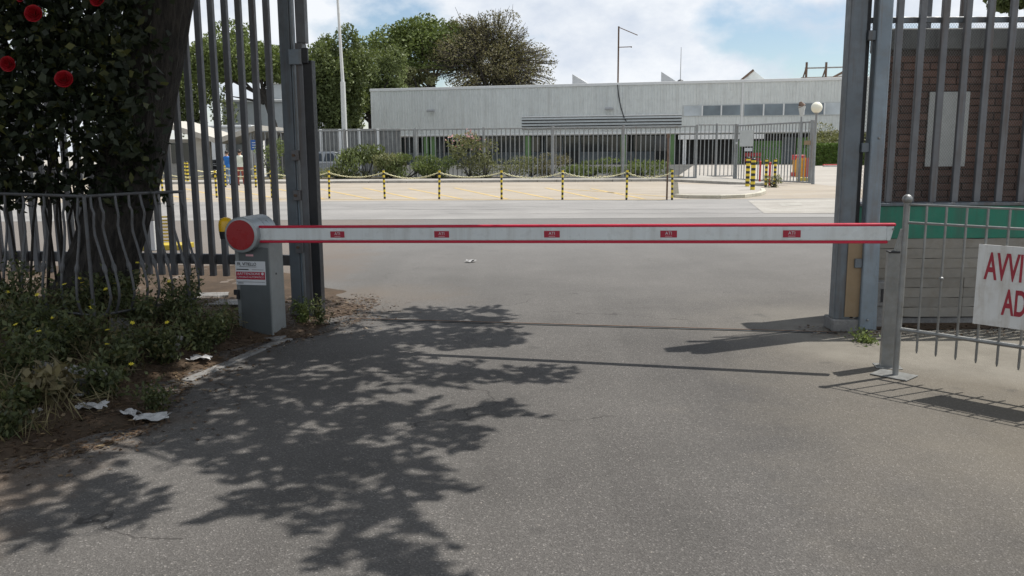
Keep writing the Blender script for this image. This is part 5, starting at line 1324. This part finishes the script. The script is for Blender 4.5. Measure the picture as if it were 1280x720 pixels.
m = MB(); m.prism([(-.58, 1.05), (-.56, 1.05), (-.42, 1.45), (-.44, 1.45)], 'y', -.22, .22); m.build('windscreen', 'glass_blue', sc_); MB().cbox(.6, .95, -.18, .18, .92, 1.2, .05).build('top_box', 'black', sc_)

# ================================================================== PEOPLE (seen from behind)
def person(label, loc, rz, H, joints, top_m, leg_m, arm_len_sleeve=1.0):
    """one continuous skinned body; materials by height"""
    ks = H/1.75
    V = [(0,0,.95),(0,.0,1.12),(0,-.01,1.30),(0,-.01,1.44),(0,0,1.53),(0,.01,1.62),(0,.012,1.72)]
    rad = [(.155,.115),(.145,.105),(.165,.115),(.13,.09),(.055,.055),(.078,.092),(.06,.072)]
    E = [(i, i+1) for i in range(6)]
    def limb(start, pts, rs):
        prev = start
        for p, r in zip(pts, rs):
            V.append(p); rad.append((r, r)); E.append((prev, len(V)-1)); prev = len(V)-1
        return prev
    j = joints
    for s in (-1, 1):
        k = 'L' if s < 0 else 'R'
        limb(0, [(s*.10, 0, .88), (s*.105 + j[k][0]*.5, j[k][1]*.5, .50), (s*.11 + j[k][0], j[k][1], .10), (s*.11 + j[k][0], j[k][1]+.03, .045), (s*.12 + j[k][0], j[k][1]+.15, .035)], [.095, .065, .047, .045, .036])
        limb(3, [(s*.185, 0, 1.42), (s*.235, j['a'+k][0], 1.14), (s*.23 + j['a'+k][2]*s, j['a'+k][1], .90), (s*.23 + j['a'+k][2]*s, j['a'+k][1]+.03, .81)], [.062, .047, .036, .034])
    me = bpy.data.meshes.new('body'); me.from_pydata([tuple(c*ks for c in v_) for v_ in V], E, []); o = obj('person', me)
    md = o.modifiers.new('skin', 'SKIN'); md.use_smooth_shade = True
    sv = me.skin_vertices[0].data
    for i, r in enumerate(rad): sv[i].radius = (r[0]*ks, r[1]*ks); sv[i].use_root = (i == 0)
    o.modifiers.new('sub', 'SUBSURF').levels = 2
    bpy.context.view_layer.update()
    nm = bpy.data.meshes.new_from_object(o.evaluated_get(bpy.context.evaluated_depsgraph_get()))
    o.modifiers.clear(); o.data = nm; nm.materials.clear()
    for k in (top_m, leg_m, 'skin', 'shoe'): nm.materials.append(M[k])
    for p in nm.polygons:
        x, y, z = (c/ks for c in p.center); mi = 0
        armz = abs(x) > .19 and z < 1.3
        if z > 1.50: mi = 2
        elif armz: mi = 0 if z > .93 else 2
        elif z < .07: mi = 3
        elif z < .98: mi = 1
        p.material_index = mi; p.use_smooth = True
    o.location = loc; o.rotation_euler = (0, 0, rz); tag(o, label, 'person')
    hm = MB().sphere((0, 0, 0), .098*ks, 16, 12, 1.12); h_ = hm.build('hair', 'hair', o, True); h_.location = (0, -.012*ks, 1.70*ks); h_.scale = (.9, 1.08, .85)
    for s in (-1, 1):      # ears
        MB().sphere((s*.082*ks, .01*ks, 1.645*ks), .022*ks, 8, 6, 1.3).build('ear', 'skin', o, True)
    MB().sphere((0, .105*ks, 1.635*ks), .016*ks, 8, 6, 1.3).build('nose', 'skin', o, True)
    hem = MB().tube([(0, 0, .93*ks), (0, 0, .97*ks), (0, 0, 1.08*ks)], [.172*ks, .175*ks, .155*ks], 18, False); hb = hem.build('jacket_hem', top_m, o, True); hb.scale = (1, .78, 1)
    for s, k in ((-1, 'L'), (1, 'R')):   # hands with curled fingers and a thumb
        bx, by = (s*.23 + j['a'+k][2]*s)*ks, (j['a'+k][1]+.03)*ks
        hd = MB().sphere((bx, by, .79*ks), .038*ks, 10, 8, 1.2).build('hand', 'skin', o, True)
        for q in range(4):
            yy = by + (-.027 + .018*q)*ks; MB().tube([(bx, yy, .765*ks), (bx - s*.004, yy+.004, .725*ks - .004*abs(q-1.5)), (bx - s*.016, yy+.008, .695*ks)], [.0095*ks, .009*ks, .007*ks], 6).build('finger', 'skin', hd, True)
        MB().tube([(bx, by+.03*ks, .80*ks), (bx - s*.005, by+.055*ks, .77*ks), (bx - s*.008, by+.06*ks, .745*ks)], [.012*ks, .010*ks, .008*ks], 6).build('thumb', 'skin', hd, True)
    return o
person('person in a blue jacket and faded jeans walking beside a companion in white', G(285.5, 231.5), .1, 1.72, {'L': (.0, .14), 'R': (.0, -.10), 'aL': (-.04, .02, .03), 'aR': (.02, .12, .0)}, 'blue_cloth', 'jeans')
person('person in a white shirt and rust red trousers standing with back turned', G(301.5, 232), -.08, 1.76, {'L': (.0, -.06), 'R': (.01, .10), 'aL': (.03, .12, .0), 'aR': (-.03, .03, .03)}, 'white_cloth', 'rust_cloth')

# ================================================================== FAR PLANTING AND TREES
def shrub(p, h, rx, n, mat, label, cat='shrub', seed=0, leaf=(.10, .2), flowers=None, group=None, lumps=12, up=None, name='shrub', zb=.15, lr=.42, hollow=.4, spread=None):
    s = thing(name, label, cat, (p.x, p.y, zb), 0, group)
    n = int(n*1.1); h *= .84
    pts, cen = lumpy(n, (0, 0, h*.5), (rx*1.1, rx*.6, h*.52), lumps, lr, hollow, seed, .02)
    obj('foliage', leaf_mesh('foliage', pts, rng.uniform(leaf[0], leaf[1], n), rng.uniform(leaf[0]*.22, leaf[1]*.32, n), mat, up=up), s)
    st = MB(); g = random.Random(seed)
    for c in cen[:8]: st.tube([(g.uniform(-.15, .15), g.uniform(-.1, .1), -.05), tuple(np.array(c)*(.5, .5, .5)), tuple(c)], [.03, .02, .01], 5, False)
    st.build('stems', 'bark', s)['kind'] = 'stuff'
    if flowers:
        mt, nf, zlo = flowers
        q = pts[np.argsort(-pts[:, 2]*1.0 + np.random.default_rng(seed).normal(size=n)*h*.16)][:nf]
        fl = leaf_mesh('blossom', q + np.random.default_rng(seed).normal(size=q.shape)*.04, rng.uniform(.10, .19, len(q)), rng.uniform(.08, .15, len(q)), mt)
        obj('blossom', fl, s)['kind'] = 'stuff'
    return s
yS = yF + .55
def at(px, y=yS): return Vector((P(px, 210, y).x, y, 0))
UP = (0, 0, .9)
shrub(at(458), 2.3, 1.6, 1700, 'leaf_far', 'dark spiky shrub behind the fence near the flagpole', seed=1, leaf=(.18, .38), up=UP)
shrub(at(487), 1.7, 1.2, 1300, 'leaf_shrub', 'green shrub leaning right beside the dark spiky one', seed=2, leaf=(.15, .3), up=UP)
shrub(at(508), 1.5, 1.3, 1300, 'leaf_bright', 'light yellow green shrub behind the fence left of a green column', seed=3, leaf=(.13, .28), up=UP)
shrub(at(543), 1.5, 1.3, 1500, 'leaf_bright', 'light green rounded shrub in front of the paired green columns', seed=4, leaf=(.12, .25), up=UP)
shrub(at(425), 1.0, 1.6, 900, 'leaf_shrub', 'low green shrub growing in front of the grey car', seed=5, leaf=(.12, .25), up=UP)
shrub(at(587), 3.05, 1.45, 1500, 'leaf_shrub', 'tall oleander with pink blossoms behind the fence', seed=6, leaf=(.12, .28), flowers=('petal_pink', 75, 1.9), lumps=16, lr=.36)
shrub(at(608), 2.2, 1.0, 700, 'leaf_shrub', 'thin oleander leaning beside the pink flowering one', seed=7, leaf=(.1, .24), up=(0, 0, .6))
shrub(at(640), 1.35, 1.4, 900, 'leaf_shrub', 'thin grey green shrub between two fence posts', seed=8, leaf=(.1, .2), up=(0, 0, .6))
shrub(at(664), 1.3, 1.2, 900, 'leaf_shrub', 'low shrub left of the brownish rounded shrub', seed=9, leaf=(.1, .2))
shrub(at(688), 1.75, 1.15, 1500, 'leaf_brown', 'brownish rounded shrub at the louvre end of the fence', seed=10, leaf=(.09, .18))
shrub(at(738), 1.25, 1.7, 1700, 'leaf_bright', 'wide low grassy shrub under the louvre band', seed=11, leaf=(.13, .28), up=UP)
shrub(at(803), 1.25, 1.6, 1600, 'leaf_bright', 'wide low grassy shrub left of the corner green column', seed=12, leaf=(.13, .28), up=UP)
shrub(at(770), .7, 1.3, 700, 'leaf_shrub', 'very low shrub between the two wide grassy shrubs', seed=13, leaf=(.1, .2), up=UP)
shrub(at(340), 2.6, 1.0, 800, 'leaf_bright', 'yellow green shrub beside the blue sign', seed=14, leaf=(.12, .25), lumps=9)
shrub(G(967, 234.5), .7, .35, 260, 'leaf_shrub', 'small weed bush at the weathered bollards', seed=15, leaf=(.08, .16), zb=0)
# hedge and oleander right of the globe lamp
hq = P(1034, 190, 90)
hd = thing('hedge', 'clipped bright green hedge right of the globe lamp', 'hedge', (hq.x, 90, 0))
hx = 1.9; hz0, hz1 = .0, P(1030, 180.5, 90).z
n = 5200; pts = np.stack([rng.uniform(-hx, hx+2, n), rng.uniform(-.6, .6, n), rng.uniform(.05, hz1, n)], 1)
face = rng.random(n); pts[face < .45, 1] = -.62 + rng.normal(size=(face < .45).sum())*.03; pts[face > .75, 2] = hz1 + rng.normal(size=(face > .75).sum())*.05
obj('foliage', leaf_mesh('foliage', pts, rng.uniform(.16, .3, n), rng.uniform(.08, .16, n), 'leaf_hedge'), hd)
MB().box(-hx+.1, hx+1.9, -.5, .5, 0, hz1-.12).build('core', 'leaf_far', hd)
q = P(1044, 180, 93); shrub(Vector((q.x, 93, 0)), P(1044, 141, 93).z-.3, 3.3, 4200, 'leaf_shrub', 'large oleander with cream blossoms behind the clipped hedge', seed=21, leaf=(.25, .5), flowers=('petal_white', 150, 2), zb=0, lumps=18, name='oleander')

def far_tree(label, px, pyc, rxpx, rypx, Y, n, mat, seed, leaf, lumps=26, lr=.33, hollow=.55, trunk_px=None, depth=None, limbs=10, name='broadleaf_tree', bare=0, flatb=None):
    c = P(px, pyc, Y); k = P(px+1, pyc, Y).x - c.x; rx, rz = rxpx*k, rypx*k
    tp = P(trunk_px or px, pyc, Y); o = thing(name, label, 'tree', (tp.x, Y, 0))
    cc = Vector((c.x - tp.x, 0, c.z))
    pts, cen = lumpy(n, cc, (rx, depth or rx*.7, rz), lumps, lr, hollow, seed)
    if flatb is not None:                   # pines carry a flat-bottomed plate of foliage
        lo = cc.z - rz*flatb; below = pts[:, 2] < lo; pts[below, 2] = lo + np.abs(rng.normal(size=below.sum()))*rz*.12
    obj('crown', leaf_mesh('crown', pts, rng.uniform(leaf[0], leaf[1], n), rng.uniform(leaf[0]*.45, leaf[1]*.55, n), mat), o)
    hf = max(1.5, cc.z - rz*.75)
    tr_ = MB().tube([(0, 0, -.2), (.08, 0, hf*.5), (cc.x*.3, 0, hf)], [.36*Y/75, .28*Y/75, .24*Y/75], 12).build('trunk', 'bark', o, True)
    g = random.Random(seed)
    for i in range(limbs):
        e2 = Vector(cen[i % len(cen)]); s2 = Vector((cc.x*.3, 0, hf*g.uniform(.85, 1))); mid = s2.lerp(e2, .5) + Vector((g.uniform(-.4, .4), g.uniform(-.4, .4), g.uniform(0, .4)))
        MB().tube([s2, mid, e2], [.15*Y/75, .09*Y/75, .03*Y/75], 7).build('limb', 'bark', o, True)
    if bare:                                # fine bare twigs that reach past the leaves
        tw = MB()
        for i in range(bare):
            e2 = Vector(pts[g.randrange(n)]); d_ = (e2 - Vector(cc)); tip = Vector(cc) + d_*g.uniform(1.0, 1.13) + Vector((g.uniform(-.3, .3), g.uniform(-.3, .3), g.uniform(-.1, .4)))
            tw.tube([e2 - d_*.25, e2, tip], [.04*Y/80, .025*Y/80, .012*Y/80], 3, False)
        tw.build('twigs', 'bark', o)['kind'] = 'stuff'
    return o
far_tree('dense dark green broadleaf tree left of the factory', 419, 100, 45, 62, 92, 22000, 'leaf_far', 31, (.25, .52), lumps=46, lr=.36, hollow=.4)
far_tree('lower dark green tree standing close to the factory end wall', 462, 104, 50, 54, 122, 18000, 'leaf_far', 32, (.3, .6), lumps=34, lr=.38, hollow=.4)
far_tree('small dark tree filling the gap beside the open gate', 402, 128, 34, 50, 98, 10000, 'leaf_far', 33, (.25, .52), lumps=24, lr=.38, hollow=.4)
far_tree('dark green tree filling behind the flagpole', 424, 130, 36, 50, 104, 12000, 'leaf_far', 45, (.28, .56), lumps=28, lr=.4, hollow=.35)
far_tree('umbrella pine with thick green crown behind the factory', 518, 68, 78, 44, 142, 28000, 'leaf_pine', 34, (.34, .72), lumps=46, lr=.34, hollow=.45, trunk_px=548, name='umbrella_pine', flatb=.5)
far_tree('broad brownish sparse tree rising above the factory roof', 616, 78, 80, 62, 138, 36000, 'leaf_brown', 35, (.20, .46), lumps=70, lr=.28, hollow=.2, name='sparse_tree', bare=2200, limbs=22)
far_tree('bushy light green tree at the factory roof edge under the pine', 520, 100, 24, 20, 136, 3600, 'leaf_shrub', 36, (.32, .6), lumps=14, lr=.42)
far_tree('umbrella pine with bare forked limbs behind the barred gate', 298, 80, 84, 44, 72, 20000, 'leaf_pine', 37, (.2, .42), lumps=46, lr=.34, hollow=.45, trunk_px=340, name='umbrella_pine', flatb=.45)
far_tree('tall green tree behind the gatehouse beside the trunk', 240, 112, 48, 56, 78, 12000, 'leaf_far', 38, (.2, .4), lumps=30, lr=.38, hollow=.4)
far_tree('tall dark tree far behind the rose bush', 140, 95, 64, 74, 78, 12000, 'leaf_far', 39, (.24, .46), lumps=30, lr=.38, hollow=.4)
far_tree('tall dark tree at the far left behind the rose bush', 30, 90, 76, 80, 78, 12000, 'leaf_far', 40, (.24, .46), lumps=30, lr=.38, hollow=.4)
far_tree('round green tree standing right of the factory behind the brick wall', 1300, 140, 70, 55, 118, 7000, 'leaf_far', 51, (.3, .6), lumps=28, lr=.38, hollow=.4)
far_tree('tall green tree far behind the brick wall', 1450, 130, 90, 70, 125, 7000, 'leaf_far', 52, (.34, .66), lumps=28, lr=.38, hollow=.4)
far_tree('leafy tree showing above the brick wall', 1285, -28, 58, 42, 15, 5200, 'leaf_far', 41, (.08, .17), lumps=22, lr=.33, trunk_px=1300)
